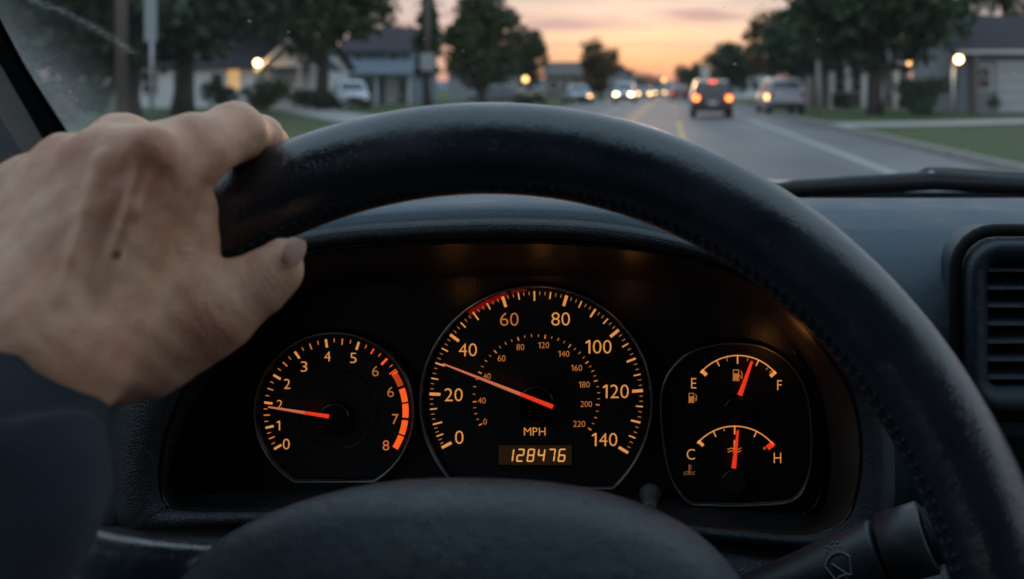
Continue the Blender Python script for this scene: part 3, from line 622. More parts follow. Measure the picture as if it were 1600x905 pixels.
# left and right air vents
def vent(u0, u1, v0, v1, D, label, slats, dep=.03):
    x0_, x1_, z0_, z1_ = X(u0, D), X(u1, D), Z(v1, D), Z(v0, D); cx, cz = (x0_ + x1_) / 2, (z0_ + z1_) / 2
    t = empty('air_vent', (cx, D, cz), label, 'air vent', 'dashboard air vents')
    def rr(x0, x1, z0, z1, r, y):
        out = []
        for (ax, az, s) in ((x1 - r, z1 - r, 0), (x0 + r, z1 - r, 90), (x0 + r, z0 + r, 180), (x1 - r, z0 + r, 270)):
            for k in range(7): a = R(s + k * 15); out.append((ax + r * math.cos(a), y, az + r * math.sin(a)))
        return out
    g = .0145; b = MB()
    b.loft([rr(x0_ - g - .004, x1_ + g + .004, z0_ - g - .004, z1_ + g + .004, .024, D + .05), rr(x0_ - g, x1_ + g, z0_ - g, z1_ + g, .022, D + .004), rr(x0_ - g + .003, x1_ + g - .003, z0_ - g + .003, z1_ + g - .003, .020, D), rr(x0_ - .004, x1_ + .004, z0_ - .004, z1_ + .004, .010, D + .004), rr(x0_, x1_, z0_, z1_, .008, D + .008), rr(x0_, x1_, z0_, z1_, .008, D + dep)])
    b.build('bezel', M['hub'], t, smooth=True)
    b = MB(); b.loft([rr(x0_, x1_, z0_, z1_, .008, D + dep), rr(cx - .001, cx + .001, cz - .001, cz + .001, .0005, D + dep)]); b.build('duct', M['seal'], t)
    # dark gap round the bezel
    b = MB(); b.tube(rr(x0_ - g - .0055, x1_ + g + .0055, z0_ - g - .0055, z1_ + g + .0055, .026, D + .012), .0042, 8, closed=True); b.build('gasket', M['seal'], t, smooth=True)
    for k in range(slats):
        z = z0_ + (z1_ - z0_) * (k + .5) / slats; b = MB()
        b.loft([[(xx, D + .010, z - .0009), (xx, D + .011, z + .0013), (xx, D + .026, z + .0055), (xx, D + .026, z + .0035)] for xx in (x0_ + .0005, x1_ - .0005)], True, True, True)
        b.build('slat', M['hub'], t)
    for k in range(1, 4):
        xx = x0_ + (x1_ - x0_) * k / 4; b = MB(); b.box((xx, D + .0245, cz), (.0016, .004, z1_ - z0_ - .002)); b.build('vane', M['seal'], t)
    return t
vent(1550, 1800, 413, 612, .615, 'slatted air vent right of the steering wheel at the picture edge', 7)
vent(-90, 150, 600, 800, .545, 'dark slatted air vent behind the navy sleeve at left', 8)
b = MB(); b.box(tuple(P(1660, 790, .63)), (.16, .03, .085)); r_ = b.build('radio_panel', M['gloss'], dash, bevel=.006)
# ------------------------------------------------------------------ instrument cluster
icl = empty('instrument_cluster', tuple(P(800, 797, DC)), 'black instrument cluster with four amber lit gauges inside the hood', 'instrument cluster')
b = MB(); c_ = P(780, 640, .553); fp = [q + np.array([0, .0005, 0]) for q in LB]
b.loft([fp, [q * .9 + c_ * .1 for q in fp], [q * .5 + c_ * .5 for q in fp], [q * .02 + c_ * .98 for q in fp]]); b.build('panel', M['face'], icl, smooth=True)
def text_into(mb, items, D):
    """items: (text, u, v, height_px, width_scale)"""
    for (s, u, v, hp, ws) in items:
        adv = [((.58 if ch == '1' else .77) * ws / .92 if ch.isdigit() else np.ptp(glyph(ch)[0][:, 0]) / np.ptp(glyph(ch)[0][:, 1]) * ws + .20) * hp for ch in s]; x = u - sum(adv) / 2
        for ch, a in zip(s, adv):
            cx = x + a / 2; x += a
            if ch == '1':  # a figure one with its flag
                w_ = .13 * hp; X_, T, B_y = cx + .02 * hp, v - hp / 2, v + hp / 2
                mb.add([P(*q, D) for q in ((X_, T), (X_ + w_, T), (X_ + w_, B_y), (X_, B_y))], [(0, 1, 2, 3)])
                mb.add([P(*q, D) for q in ((X_, T), (X_, T + .17 * hp), (X_ - .22 * hp, T + .27 * hp), (X_ - .22 * hp, T + .15 * hp))], [(0, 1, 2, 3)])
                continue
            co, pol = glyph(ch)
            mn, mx = co.min(0), co.max(0); k = hp / (mx[1] - mn[1]); cen = (mn + mx) / 2
            kx = (.64 * hp * ws / .92) / (mx[0] - mn[0]) if ch.isdigit() else k * ws
            mb.add([P(cx + (p[0] - cen[0]) * kx, v - (p[1] - cen[1]) * k, D) for p in co], pol)
_gl = {}
def glyph(ch):
    if ch not in _gl:
        cu = bpy.data.curves.new('t', 'FONT'); cu.body = ch; cu.size = 1; cu.resolution_u = 4; cu.offset = -.010
        ob = bpy.data.objects.new('t', cu); C.objects.link(ob); bpy.context.view_layer.update()
        me = bpy.data.meshes.new_from_object(ob.evaluated_get(bpy.context.evaluated_depsgraph_get()))
        co = np.zeros(len(me.vertices) * 3); me.vertices.foreach_get('co', co)
        _gl[ch] = (co.reshape(-1, 3), [tuple(pl.vertices) for pl in me.polygons])
        bpy.data.objects.remove(ob); bpy.data.curves.remove(cu); bpy.data.meshes.remove(me)
    return _gl[ch]
def tick(mb, cu, cv, ang, r0, r1, wpx, D, w1=None):
    """ang in radians, picture-plane angle measured clockwise from +u"""
    wpx *= .85; c, s = math.cos(ang), math.sin(ang); h = wpx / 2; h1 = (w1 or wpx) / 2
    pts = [(cu + c * r0 - s * h, cv + s * r0 + c * h), (cu + c * r1 - s * h1, cv + s * r1 + c * h1), (cu + c * r1 + s * h1, cv + s * r1 - c * h1), (cu + c * r0 + s * h, cv + s * r0 - c * h)]
    mb.add([P(u, v, D) for u, v in pts], [(0, 1, 2, 3)])
def arc(mb, cu, cv, a0, a1, r0, r1, D, n=24):
    A = [a0 + (a1 - a0) * k / n for k in range(n + 1)]
    mb.loft([[P(cu + math.cos(a) * r, cv + math.sin(a) * r, D) for a in A] for r in (r0, r1)], closed=False)
def disc(mb, cu, cv, r, D, n=40): mb.add([P(cu + r * math.cos(2 * math.pi * k / n), cv + r * math.sin(2 * math.pi * k / n), D) for k in range(n)], [tuple(range(n))])
def knob(mb, cu, cv, r, D0, D1, n=36, dome=.85):
    mb.loft([[P(cu, cv, D0) + np.array([r * q / F * DC * math.cos(2 * math.pi * k / n), D1 * 0 + (D - D0), r * q / F * DC * math.sin(2 * math.pi * k / n)]) for k in range(n)] for q, D in ((1, D0), (1, D1 + .0012), (dome + .08, D1), (dome, D1), (.02, D1))], True)
def ang(cu, cv, u, v): return math.atan2(v - cv, u - cu)
def outline_arc(cu, cv, r, vcut, n=72):
    """circle cut off by a flat bottom"""
    a0 = math.asin(min(1, (vcut - cv) / r)); A = [math.pi - a0 + (math.pi + 2 * a0) * k / n for k in range(n + 1)]
    return [(cu + r * math.cos(a), cv + r * math.sin(a)) for a in A]
def dial_base(name, path, lift=0, bez=.0011, depth=.004):
    g = empty  # keep lint quiet
    b = MB(); cc = np.mean([P(u, v, DC) for u, v in path], axis=0); b.poly([P(u, v, DC - .0012) for u, v in path], (0, .0008, 0))
    o = b.build(name, M['dial'], icl)
    b = MB(); pr = []
    for dr, dy in ((.0028, -.0004), (.0022, -.0036), (.0012, -.0042), (.0002, -.0036), (-.0003, -.0016)):
        pp = [P(u, v, DC) for u, v in path]; L_ = []
        for p in pp:
            d = p - cc; d[1] = 0; d /= np.linalg.norm(d); L_.append(p + d * dr + np.array([0, dy, 0]))
        pr.append(L_)
    b.loft(pr, True); b.build('bezel', M['gloss'], o, smooth=True)
    b = MB(); pp = []
    for p in [P(u, v, DC) for u, v in path]:
        d = p - cc; d[1] = 0; d /= np.linalg.norm(d); pp.append(p + d * .0013 + np.array([0, -.0044, 0]))
    b.tube(pp, .0007 if name == 'speedometer' else .0005, 6, closed=True); b.build('trim_ring', M['bezel'], o, smooth=True)
    return o
DT = DC - .0016  # printed marks
# --- tachometer
tach = dial_base('tachometer', outline_arc(526, 641, 120, 745)); TC = (526, 643)
maj = [(430, 701), (420, 667.6), (421, 630), (434, 590), (465, 556), (510, 537), (559, 540), (601, 564.5), (627, 605), (633.6, 654.7), (617, 703.7)]
an = [ang(*TC, *q) for q in maj]; an = [a + (2 * math.pi if a < 0 else 0) for a in an]
for i in range(1, len(an)):
    while an[i] < an[i - 1]: an[i] += 2 * math.pi
ba, bo, br = MB(), MB(), MB()
for i, a in enumerate(an):
    mb = ba if i < 7 else (br if i == 7 else None)
    if mb is not None: tick(mb, *TC, a, 101, 114, 4.2, DT)
    if i < len(an) - 1:
        for k in (1, 2, 3):
            aa = a + (an[i + 1] - a) * k / 4
            if aa > R(360 - 33): continue
            tgt = (bo if i < 6 else br); tick(tgt, *TC, aa, 104.5 if k == 2 else 108, 114, 2.3 if k == 2 else 1.5, DT)
ba.build('scale', M['amber'], tach); bo.build('minor_scale', M['orange'], tach); br.build('red_scale', M['red_zone'], tach)
zs = ang(*TC, 617, 581) + 2 * math.pi; ze = an[10] - R(1.5)
cuts = [zs, an[8] - R(1), an[8] + R(1.4), (an[8] + an[9]) / 2 - R(.6), (an[8] + an[9]) / 2 + R(.8), an[9] - R(1), an[9] + R(1.2), (an[9] + an[10]) / 2 - R(.6), (an[9] + an[10]) / 2 + R(.8), ze]
b = MB(); arc(b, *TC, cuts[0], cuts[1], 103, 112.5, DT, 10); b.build('redline_start', M['red_zone_dim'], tach)
b = MB()
for k in (2, 4, 6, 8): arc(b, *TC, cuts[k], cuts[k + 1], 103, 112.5, DT, 8)
tick(b, *TC, zs - R(1), 101, 114, 2, DT); b.build('redline', M['red_zone'], tach)
b = MB(); text_into(b, [('0', 447.3, 694, 16.5, .92), ('1', 435.4, 665, 15, .9), ('2', 437, 632, 13.5, .92), ('2', 448.6, 600, 15.5, .92), ('3', 475, 573, 16, .92), ('4', 511.6, 557, 15.5, .92), ('5', 552, 559.5, 16, .92)], DT); b.build('numerals', M['amber'], tach)
b = MB(); text_into(b, [('6', 586.5, 580, 16, .92), ('6', 610.3, 612.5, 16, .92)], DT); b.build('numerals', M['amber_dim'], tach)
b = MB(); text_into(b, [('7', 617.5, 655, 15.5, .92), ('8', 603, 696, 15.5, .92)], DT); b.build('numerals', M['orange'], tach)
b = MB(); b.tube([P(528 + 61 * math.cos(2 * math.pi * k / 60), 640 + 61 * math.sin(2 * math.pi * k / 60), DC - .0014) for k in range(60)], .00035, 6, closed=True); b.build('inner_ring', M['gloss'], tach, smooth=True)
b = MB(); knob(b, 526, 651, 26, DC - .001, DC - .007); b.build('needle_cap', M['gloss'], tach, smooth=True)
def needle(par, tip, base, w0, w1, D, split=None, mats=None, nm='needle'):
    tip, base = np.array(tip, float), np.array(base, float); d = base - tip; L_ = np.linalg.norm(d); d /= L_; nn = np.array([-d[1], d[0]])
    cuts_ = [0, 1] if split is None else [0, split, 1]
    root = None
    for k in range(len(cuts_) - 1):
        b = MB(); s0, s1 = cuts_[k], cuts_[k + 1]; lo = []
        for s in (s0, s1):
            c = tip + d * L_ * s; w_ = (w0 + (w1 - w0) * s) / 2
            lo.append([P(*(c - nn * w_), D), P(*c, D - .0007), P(*(c + nn * w_), D), P(*c, D + .0006)])
        b.loft(lo, True, True, True); o = b.build(nm if k == 0 else 'needle_tail', mats[k], par if root is None else root); root = root or o
    return root
needle(tach, (419, 636), (514, 651), 2.6, 6.5, DC - .0075, .60, (M['needle_pale'], M['needle_red']))
# --- speedometer
sp = dial_base('speedometer', outline_arc(839, 625, 176, 756)); SC = (838, 622)
maj = [(697.5, 696), (682, 662), (679.4, 616), (687.5, 569.5), (711, 528.6), (744, 495), (788.4, 473.7), (835, 463.6), (882.7, 471.4), (926.8, 488.8), (960.8, 520.5), (986, 563), (996.7, 611), (993.6, 658.8), (974.7, 703.7)]
an = [ang(*SC, *q) for q in maj]; an[0] += 0
for i in range(len(an)):
    if i == 0: an[i] = an[i] % (2 * math.pi)
    else:
        while an[i] < an[i - 1]: an[i] += 2 * math.pi
b1, b2, b3 = MB(), MB(), MB()
for i, a in enumerate(an):
    if i % 2 == 0: tick(b1, *SC, a, 150, 167, 5.4, DT)
    else: tick(b1, *SC, a, 152, 167, 3.6 if i > 8 else 2.8, DT)
    if i < len(an) - 1:
        for k in range(1, 6):
            aa = a + (an[i + 1] - a) * k / 6
            if k == 3: tick(b2, *SC, aa, 156, 167, 2.4, DT)
            else: tick(b3, *SC, aa, 161, 166.5, 1.3, DT)
b1.build('scale', M['amber'], sp); b2.build('middle_scale', M['amber'], sp); b3.build('minor_scale', M['amber_dim'], sp)
b = MB(); arc(b, *SC, an[5] - R(2), an[6] + R(3), 163, 172, DT + .0002, 16); arc(b, *SC, an[6] + R(5), an[7] - R(4), 168, 172, DT + .0002, 8); b.build('red_band', M['red_glow'], sp)
b = MB(); text_into(b, [('0', 717.6, 683.5, 20.5, .92), ('20', 708.8, 617, 20, .92), ('40', 731, 546.7, 20, .92), ('80', 876, 498.5, 20.5, .92), ('100', 935, 542, 21, .90), ('120', 962, 611.7, 21, .90), ('140', 944.5, 687, 20.5, .90)], DT); b.build('numerals', M['amber'], sp)
b = MB(); text_into(b, [('60', 795.7, 499, 20.5, .92)], DT); b.build('numerals', M['amber_dim'], sp)
b = MB(); text_into(b, [('MPH', 835.5, 674.5, 12.5, .95)], DT); b.build('unit_text', M['amber'], sp)
b = MB(); text_into(b, [('0', 758, 659, 9, .84), ('40', 753, 626, 9.3, .84), ('40', 761, 588, 9, .84), ('60', 783.7, 560, 9.3, .84), ('80', 813, 542.5, 9.3, .84), ('120', 849.5, 539.5, 9.3, .84), ('140', 881, 553, 9.3, .84), ('160', 901, 575, 9.3, .84), ('180', 913, 601, 9.3, .84), ('200', 916, 631.5, 9, .84), ('220', 905, 662.5, 9.3, .84)], DT)
b.build('inner_numerals', M['amber_in'], sp)
it = [(748.6, 664.6), (739.7, 628), (749, 582), (773.7, 549.4), (810, 530.5), (851.8, 526.6), (889.3, 542), (915, 568), (928.7, 596), (932, 632.5), (920.6, 670)]
ia = [ang(*SC, *q) % (2 * math.pi) for q in it]
for i in range(1, len(ia)):
    while ia[i] < ia[i - 1]: ia[i] += 2 * math.pi
b1, b2 = MB(), MB()
for i, a in enumerate(ia):
    tick(b1, *SC, a, 93.5, 99.5, 2.2, DT)
    if i < len(ia) - 1:
        for k in (1, 2, 3): tick(b1 if k == 2 else b2, *SC, a + (ia[i + 1] - a) * k / 4, 95.5, 99.5 if k != 2 else 100, 1.3, DT)
b1.build('inner_scale', M['orange'], sp); b2.build('inner_minor_scale', M['amber_dim'], sp)
b = MB(); knob(b, 839.5, 627, 29, DC - .001, DC - .0075); b.build('needle_cap', M['gloss'], sp, smooth=True)
needle(sp, (692, 568.5), (864, 636), 2.4, 7, DC - .008, .70, (M['needle_pale'], M['needle_red']))
# odometer
b = MB(); b.poly([P(u, v, DC - .0018) for u, v in ((779, 695.5), (893, 695.5), (893, 726.5), (779, 726.5))], (0, .0005, 0)); od = b.build('odometer', M['lcd'], sp)
b = MB(); b.tube([P(u, v, DC - .0019) for u, v in ((778.5, 695), (893.5, 695), (893.5, 727), (778.5, 727))], .0003, 6, closed=True); b.build('frame', M['gloss'], od)
SEG = {'1': 'bc', '2': 'abged', '8': 'abcdefg', '4': 'fgbc', '7': 'abc', '6': 'afgedc'}
b = MB()
for i, ch in enumerate('128476'):
    cx = 797 + i * 16.2; cy = 711.5; w_, h_ = 4.6, 9.2; sl = .14
    seg = {'a': ((-w_, -h_), (w_, -h_)), 'b': ((w_, -h_), (w_, 0)), 'c': ((w_, 0), (w_, h_)), 'd': ((-w_, h_), (w_, h_)), 'e': ((-w_, 0), (-w_, h_)), 'f': ((-w_, -h_), (-w_, 0)), 'g': ((-w_, 0), (w_, 0))}
    for q in SEG[ch]:
        (ax, ay), (bx_, by_) = seg[q]; L_ = math.hypot(bx_ - ax, by_ - ay); dx, dy = (bx_ - ax) / L_, (by_ - ay) / L_; h = 1.15
        A = (ax + dx * .9, ay + dy * .9); B2 = (bx_ - dx * .9, by_ - dy * .9)
        pts = [(A[0] - dy * h, A[1] + dx * h), (A[0] - dx * h, A[1] - dy * h), (A[0] + dy * h, A[1] - dx * h), (B2[0] + dy * h, B2[1] - dx * h), (B2[0] + dx * h, B2[1] + dy * h), (B2[0] - dy * h, B2[1] + dx * h)]
        b.add([P(cx + px - py * sl, cy + py, DC - .0022) for px, py in pts], [tuple(range(6))])
b.build('digits', M['lcd_on'], od)
# --- fuel and temperature gauge
fo = catmull([(1036, 640), (1043, 592), (1072, 556), (1110, 541), (1152, 537), (1195, 545), (1233, 572), (1256, 615), (1263, 680), (1258, 740), (1236, 774), (1180, 781), (1110, 781), (1076, 776), (1048, 730)], 6)
fu = dial_base('fuel_gauge', fo)
def thick(b, cu, cv, a, r, dr, wd, D=DT): tick(b, cu, cv, a, r - dr, r + dr, wd, D)
FC = (1153, 632); a0, a1 = ang(*FC, 1094.5, 583), ang(*FC, 1212, 584.5); rr_ = 76.5
b = MB(); arc(b, *FC, a0, a1, rr_ - 1, rr_ + .8, DT, 32)
for (u, v, l, wd) in ((1121, 566, 10, 2), (1152.5, 560, 13, 2.6), (1183, 568, 10, 2.2)): a = ang(*FC, u, v); tick(b, *FC, a, rr_ - l, rr_, wd, DT)
thick(b, *FC, a0 + R(3), rr_ - 4, 5.5, 7); thick(b, *FC, a1 - R(2), rr_ - 4, 5.5, 6.5)
text_into(b, [('E', 1084, 599, 16, .88), ('F', 1218, 602, 15.5, .88)], DT); b.build('scale', M['amber'], fu)
b = MB()
for (u, v) in ((1136, 562), (1168, 562), (1198, 577), (1204, 581)): a = ang(*FC, u, v); tick(b, *FC, a, rr_ - 7, rr_ - 1, 1.3, DT)
b.build('minor_scale', M['amber_dim'], fu)
def pump(b, u, v, s):
    def bx(x0, y0, x1, y1): b.add([P(u + x0 * s, v + y0 * s, DT), P(u + x1 * s, v + y0 * s, DT), P(u + x1 * s, v + y1 * s, DT), P(u + x0 * s, v + y1 * s, DT)], [(0, 1, 2, 3)])
    bx(-6, -9, -4.6, 8); bx(2.6, -9, 4, 8); bx(-4.6, -9, 2.6, -7.6); bx(-4.6, -2.5, 2.6, 8); bx(-7.2, 8.4, 5.2, 9.8)
    pth = [(4, 0), (6, .5), (6.4, 4), (7.8, 6), (9.2, 4), (9, -3), (6.6, -6.5)]
    for (p, q) in zip(pth[:-1], pth[1:]):
        L_ = math.hypot(q[0] - p[0], q[1] - p[1]); nx, ny = -(q[1] - p[1]) / L_ * .6, (q[0] - p[0]) / L_ * .6
        b.add([P(u + (p[0] + nx) * s, v + (p[1] + ny) * s, DT), P(u + (q[0] + nx) * s, v + (q[1] + ny) * s, DT), P(u + (q[0] - nx) * s, v + (q[1] - ny) * s, DT), P(u + (p[0] - nx) * s, v + (p[1] - ny) * s, DT)], [(0, 1, 2, 3)])
b = MB(); pump(b, 1151, 586, .95); pump(b, 1081, 621.5, .82)
for s in (-1, 1):
    pass
b.build('pump_symbol', M['amber_dim'], fu)
def thermo(b, u, v, s):
    def bx(x0, y0, x1, y1): b.add([P(u + x0 * s, v + y0 * s, DT), P(u + x1 * s, v + y0 * s, DT), P(u + x1 * s, v + y1 * s, DT), P(u + x0 * s, v + y1 * s, DT)], [(0, 1, 2, 3)])
    bx(-1.1, -9, 1.1, 4)
    for k in (-8, -5, -2): bx(1.1, k, 4.5, k + 1.1)
    disc(b, u, v + 4.5 * s, 2.2 * s, DT, 12)
    for dy in (4, 8):
        pts = [(-10 + k * 1.25, dy + 1.1 * math.sin(k * 1.1)) for k in range(17) if not (dy == 4 and 6 < k < 10)]
        for (p, q) in zip(pts[:-1], pts[1:]):
            if q[0] - p[0] > 2: continue
            b.add([P(u + p[0] * s, v + (p[1] - .6) * s, DT), P(u + q[0] * s, v + (q[1] - .6) * s, DT), P(u + q[0] * s, v + (q[1] + .6) * s, DT), P(u + p[0] * s, v + (p[1] + .6) * s, DT)], [(0, 1, 2, 3)])
b = MB(); knob(b, 1150, 636, 20, DC - .001, DC - .0065); b.build('needle_cap', M['gloss'], fu, smooth=True)
needle(fu, (1175, 564.5), (1156, 618), 4, 8, DC - .007, None, (M['needle_red'],))
# temperature gauge is its own dial plate on the same panel
HC = (1148, 743)
b = MB(); b.poly([P(u, v, DC - .00135) for u, v in outline_arc(1148, 720, 74, 772, 40)], (0, .0002, 0)); te = b.build('temperature_gauge', M['dial'], icl)
a0, a1 = ang(*HC, 1088, 692), ang(*HC, 1207, 695.5); rr_ = 77
b = MB(); arc(b, *HC, a0, a1, rr_ - 1, rr_ + .8, DT, 32)
for (u, v, l, wd) in ((1116, 677, 10, 2), (1148, 672, 13, 2.6), (1180, 679, 10, 2.2)): a = ang(*HC, u, v); tick(b, *HC, a, rr_ - l, rr_, wd, DT)
a = ang(*HC, 1131.5, 672); tick(b, *HC, a, rr_ - 6, rr_ - 2, 1, DT)
thick(b, *HC, a0 + R(3), rr_ - 4, 5.5, 6)
text_into(b, [('C', 1079.5, 710, 16.5, .88), ('H', 1214.8, 715.6, 16, .85)], DT); b.build('scale', M['amber'], te)
b = MB(); thick(b, *HC, a1 - R(1), rr_ - 4, 6.5, 10); b.build('hot_mark', M['needle_red'], te)
b = MB(); disc(b, 1194.6, 700.6, 2.4, DT, 14); b.build('warning_dot', M['red_zone_dim'], te)
b = MB(); thermo(b, 1147.5, 697, 1.05); b.build('coolant_symbol', M['orange'], te)
b = MB(); thermo(b, 1077, 734, .9); b.build('coolant_symbol', M['amber_faint'], te)
b = MB(); knob(b, 1146, 748, 20, DC - .001, DC - .0065); b.build('needle_cap', M['gloss'], te, smooth=True)
needle(te, (1153, 672), (1146.5, 732), 3.2, 7.5, DC - .007, None, (M['needle_red'],))
# raised surround of the fuel gauge, trip knob
b = MB(); sr = catmull([(1240, 548), (1272, 590), (1284, 650), (1288, 720), (1283, 770), (1262, 800), (1215, 808), (1140, 806), (1070, 800)], 5, False); b.tube([P(u, v, DC) for u, v in sr], .0009, 8); b.build('panel_ridge', M['gloss'], icl, smooth=True)
b = MB(); c0 = P(1016, 772, DC)
def ring(cen, r, dy, n=24): return [(cen[0] + r * math.cos(2 * math.pi * k / n), cen[1] + dy, cen[2] + r * math.sin(2 * math.pi * k / n)) for k in range(n)]
b.loft([ring(c0, .0062, 0), ring(c0, .0060, -.003), ring(c0, .0042, -.0034), ring(c0, .0042, -.018), ring(c0, .0034, -.0195), ring(c0, .0002, -.0197)]); b.build('trip_knob', mat('knob_grey', (.11, .11, .11), .28), icl, smooth=True)
# amber point lamps added before the dials to lift the glow under the hood
for (u, v, e) in ((700, 478, .0004), (840, 462, .0003), (980, 478, .0004), (1210, 560, .0010)):
    l = bpy.data.lights.new('added_gauge_glow', 'POINT'); l.energy = e * 3; l.color = (1, .36, .09); l.shadow_soft_size = .006
    lo_ = bpy.data.objects.new('added_gauge_glow', l); C.objects.link(lo_); lo_.location = P(u, v, .530) - np.array(icl.location); lo_.parent = icl
# clear cover
def clear(name, dustcol=(.5, .5, .5), amount=0.0, refl=.04, rough=.03):
    mt = bpy.data.materials.new(name); mt.use_nodes = True; nt = mt.node_tree; N = nt.nodes; L = nt.links
    for q in list(N): N.remove(q)
    out = N.new('ShaderNodeOutputMaterial'); tr = N.new('ShaderNodeBsdfTransparent'); gl = N.new('ShaderNodeBsdfGlossy'); gl.inputs['Roughness'].default_value = rough
    mx = N.new('ShaderNodeMixShader'); fr = N.new('ShaderNodeFresnel'); fr.inputs[0].default_value = 1.25
    ml = N.new('ShaderNodeMath'); ml.operation = 'MULTIPLY'; ml.inputs[1].default_value = refl / .04 * .6; L.new(fr.outputs[0], ml.inputs[0])
    L.new(ml.outputs[0], mx.inputs[0]); L.new(tr.outputs[0], mx.inputs[1]); L.new(gl.outputs[0], mx.inputs[2])
    return mt, nt, mx, out
mt, nt, mx, out = clear('clear_lens', refl=.03); nt.links.new(mx.outputs[0], out.inputs[0])
b = MB(); lens = [(a * .45 + c * .55) for a, c in zip(LI, LB)]; cc = np.mean(lens, axis=0); b.loft([lens, [q * .5 + cc * .5 + np.array([0, .004, 0]) for q in lens], [q * .01 + cc * .99 + np.array([0, .005, 0]) for q in lens]]); b.build('clear_cover', mt, icl, smooth=True)
# ------------------------------------------------------------------ windscreen, pillar, cabin
WX0, WX1 = -.60, 1.12
def ws(x, D): return (x, D, 1.118 + .60 * (1.0 - D))
mt, nt, mx, out = clear('windscreen_glass', refl=.02, rough=.0)
N, L = nt.nodes, nt.links
df = N.new('ShaderNodeBsdfDiffuse'); df.inputs[0].default_value = (.62, .62, .60, 1); tl = N.new('ShaderNodeBsdfTranslucent'); tl.inputs[0].default_value = (.62, .62, .60, 1)
a_ = N.new('ShaderNodeMixShader'); a_.inputs[0].default_value = .5; L.new(df.outputs[0], a_.inputs[1]); L.new(tl.outputs[0], a_.inputs[2])
tc = N.new('ShaderNodeTexCoord'); sp_ = N.new('ShaderNodeSeparateXYZ'); L.new(tc.outputs['Object'], sp_.inputs[0])
def mth(op, *a):
    n_ = N.new('ShaderNodeMath'); n_.operation = op
    for i, q in enumerate(a):
        if isinstance(q, (int, float)): n_.inputs[i].default_value = q
        else: L.new(q, n_.inputs[i])
    return n_.outputs[0]
n1 = N.new('ShaderNodeTexNoise'); n1.inputs['Scale'].default_value = 220; n1.inputs['Detail'].default_value = 6; L.new(tc.outputs['Object'], n1.inputs[0])
n2 = N.new('ShaderNodeTexNoise'); n2.inputs['Scale'].default_value = 9; n2.inputs['Detail'].default_value = 4; L.new(tc.outputs['Object'], n2.inputs[0])
# grime fades away from the left edge (the wiper does not reach it)
edge = N.new('ShaderNodeMapRange'); edge.inputs[1].default_value = .0; edge.inputs[2].default_value = .055; edge.inputs[3].default_value = 1; edge.inputs[4].default_value = 0
L.new(mth('ADD', sp_.outputs[0], mth('MULTIPLY', n2.outputs[0], .03)), edge.inputs[0])
edge.inputs[1].default_value = -.525; edge.inputs[2].default_value = -.44
dust = mth('MULTIPLY', mth('POWER', edge.outputs[0], 2.2), mth('MULTIPLY_ADD', n1.outputs[0], .5, .12))
base = mth('ADD', mth('MULTIPLY', mth('POWER', n2.outputs[0], 2.0), .05), .008)
tot = mth('ADD', dust, base)
vo = N.new('ShaderNodeTexVoronoi'); vo.inputs['Scale'].default_value = 75; L.new(tc.outputs['Object'], vo.inputs[0])
sc_ = N.new('ShaderNodeSeparateColor'); L.new(vo.outputs['Color'], sc_.inputs[0])
spk = mth('MULTIPLY', mth('MULTIPLY', mth('LESS_THAN', vo.outputs['Distance'], mth('MULTIPLY', sc_.outputs[1], .12)), mth('LESS_THAN', sc_.outputs[0], .28)), .5)
tot = mth('ADD', tot, spk)
def on_glass(u, v): D_ = (1.118 + .6 - CAM_H) / (.6 - (v - HZ) / F); return P(u, v, D_)
ca, pa_ = on_glass(-20, 110), on_glass(122, 30)
vd = N.new('ShaderNodeVectorMath'); vd.operation = 'DISTANCE'; vd.inputs[1].default_value = tuple(ca); L.new(tc.outputs['Object'], vd.inputs[0])
Rr = float(np.linalg.norm(pa_ - ca)); rg = mth('EXPONENT', mth('MULTIPLY', mth('POWER', mth('ABSOLUTE', mth('DIVIDE', mth('SUBTRACT', vd.outputs['Value'], Rr), .005)), 2.0), -1.0))
lim = mth('MULTIPLY', mth('GREATER_THAN', sp_.outputs[0], float(on_glass(60, 20)[0])), mth('GREATER_THAN', sp_.outputs[2], float(on_glass(100, 84)[2])))
tot = mth('ADD', tot, mth('MULTIPLY', mth('MULTIPLY', rg, lim), mth('MULTIPLY', mth('POWER', n1.outputs[0], 2.0), .6)))
m2 = N.new('ShaderNodeMixShader'); L.new(tot, m2.inputs[0]); L.new(mx.outputs[0], m2.inputs[1]); L.new(a_.outputs[0], m2.inputs[2]); L.new(m2.outputs[0], out.inputs[0])
b = MB(); rowsW = [[ws(WX0 + (WX1 - WX0) * k / 20, D) for k in range(21)] for D in (1.06, .8, .5, .12)]
grid(b, rowsW); wsd = tag(b.build('windscreen', mt, smooth=True), 'dusty windscreen glass hazy along the left pillar', 'windscreen')
cab = empty('car_cabin', (.28, 0, .35), 'dark cabin shell of the driver\'s own car with the grey windscreen pillar at left', 'car')
# black glass border along the pillar: two lines on the picture, in the windscreen plane
def on_ws(u, v):
    # intersect view line with windscreen plane z = 1.118+.6(1-D)
    D = (1.118 + .6 - CAM_H) / (.6 - (v - HZ) / F); return P(u, v, D)
b = MB(); A = [on_ws(-160, -250), on_ws(-13, 0), on_ws(45, 107), on_ws(113, 213), on_ws(150, 270)]; Bq = [on_ws(-260, -300), on_ws(-38, 0), on_ws(0, 63), on_ws(88, 224), on_ws(120, 290)]
off = np.array([0, -.006, -.006])
A, Bq = catmull(A, 5, False), catmull(Bq, 5, False)
b.loft([[p + off for p in A], [p + off * 2.0 for p in Bq], [p + off * .2 for p in Bq], [p + off * .2 for p in A]], closed=False); b.build('glass_seal', M['seal'], cab)
b = MB()
q0 = [p + off * 1.9 + np.array([.003, 0, 0]) for p in Bq]
q1 = [p + off * 2.0 + np.array([-.003, -.006, 0]) for p in Bq]; q2 = [p + np.array([-.012, -.026, -.016]) for p in Bq]
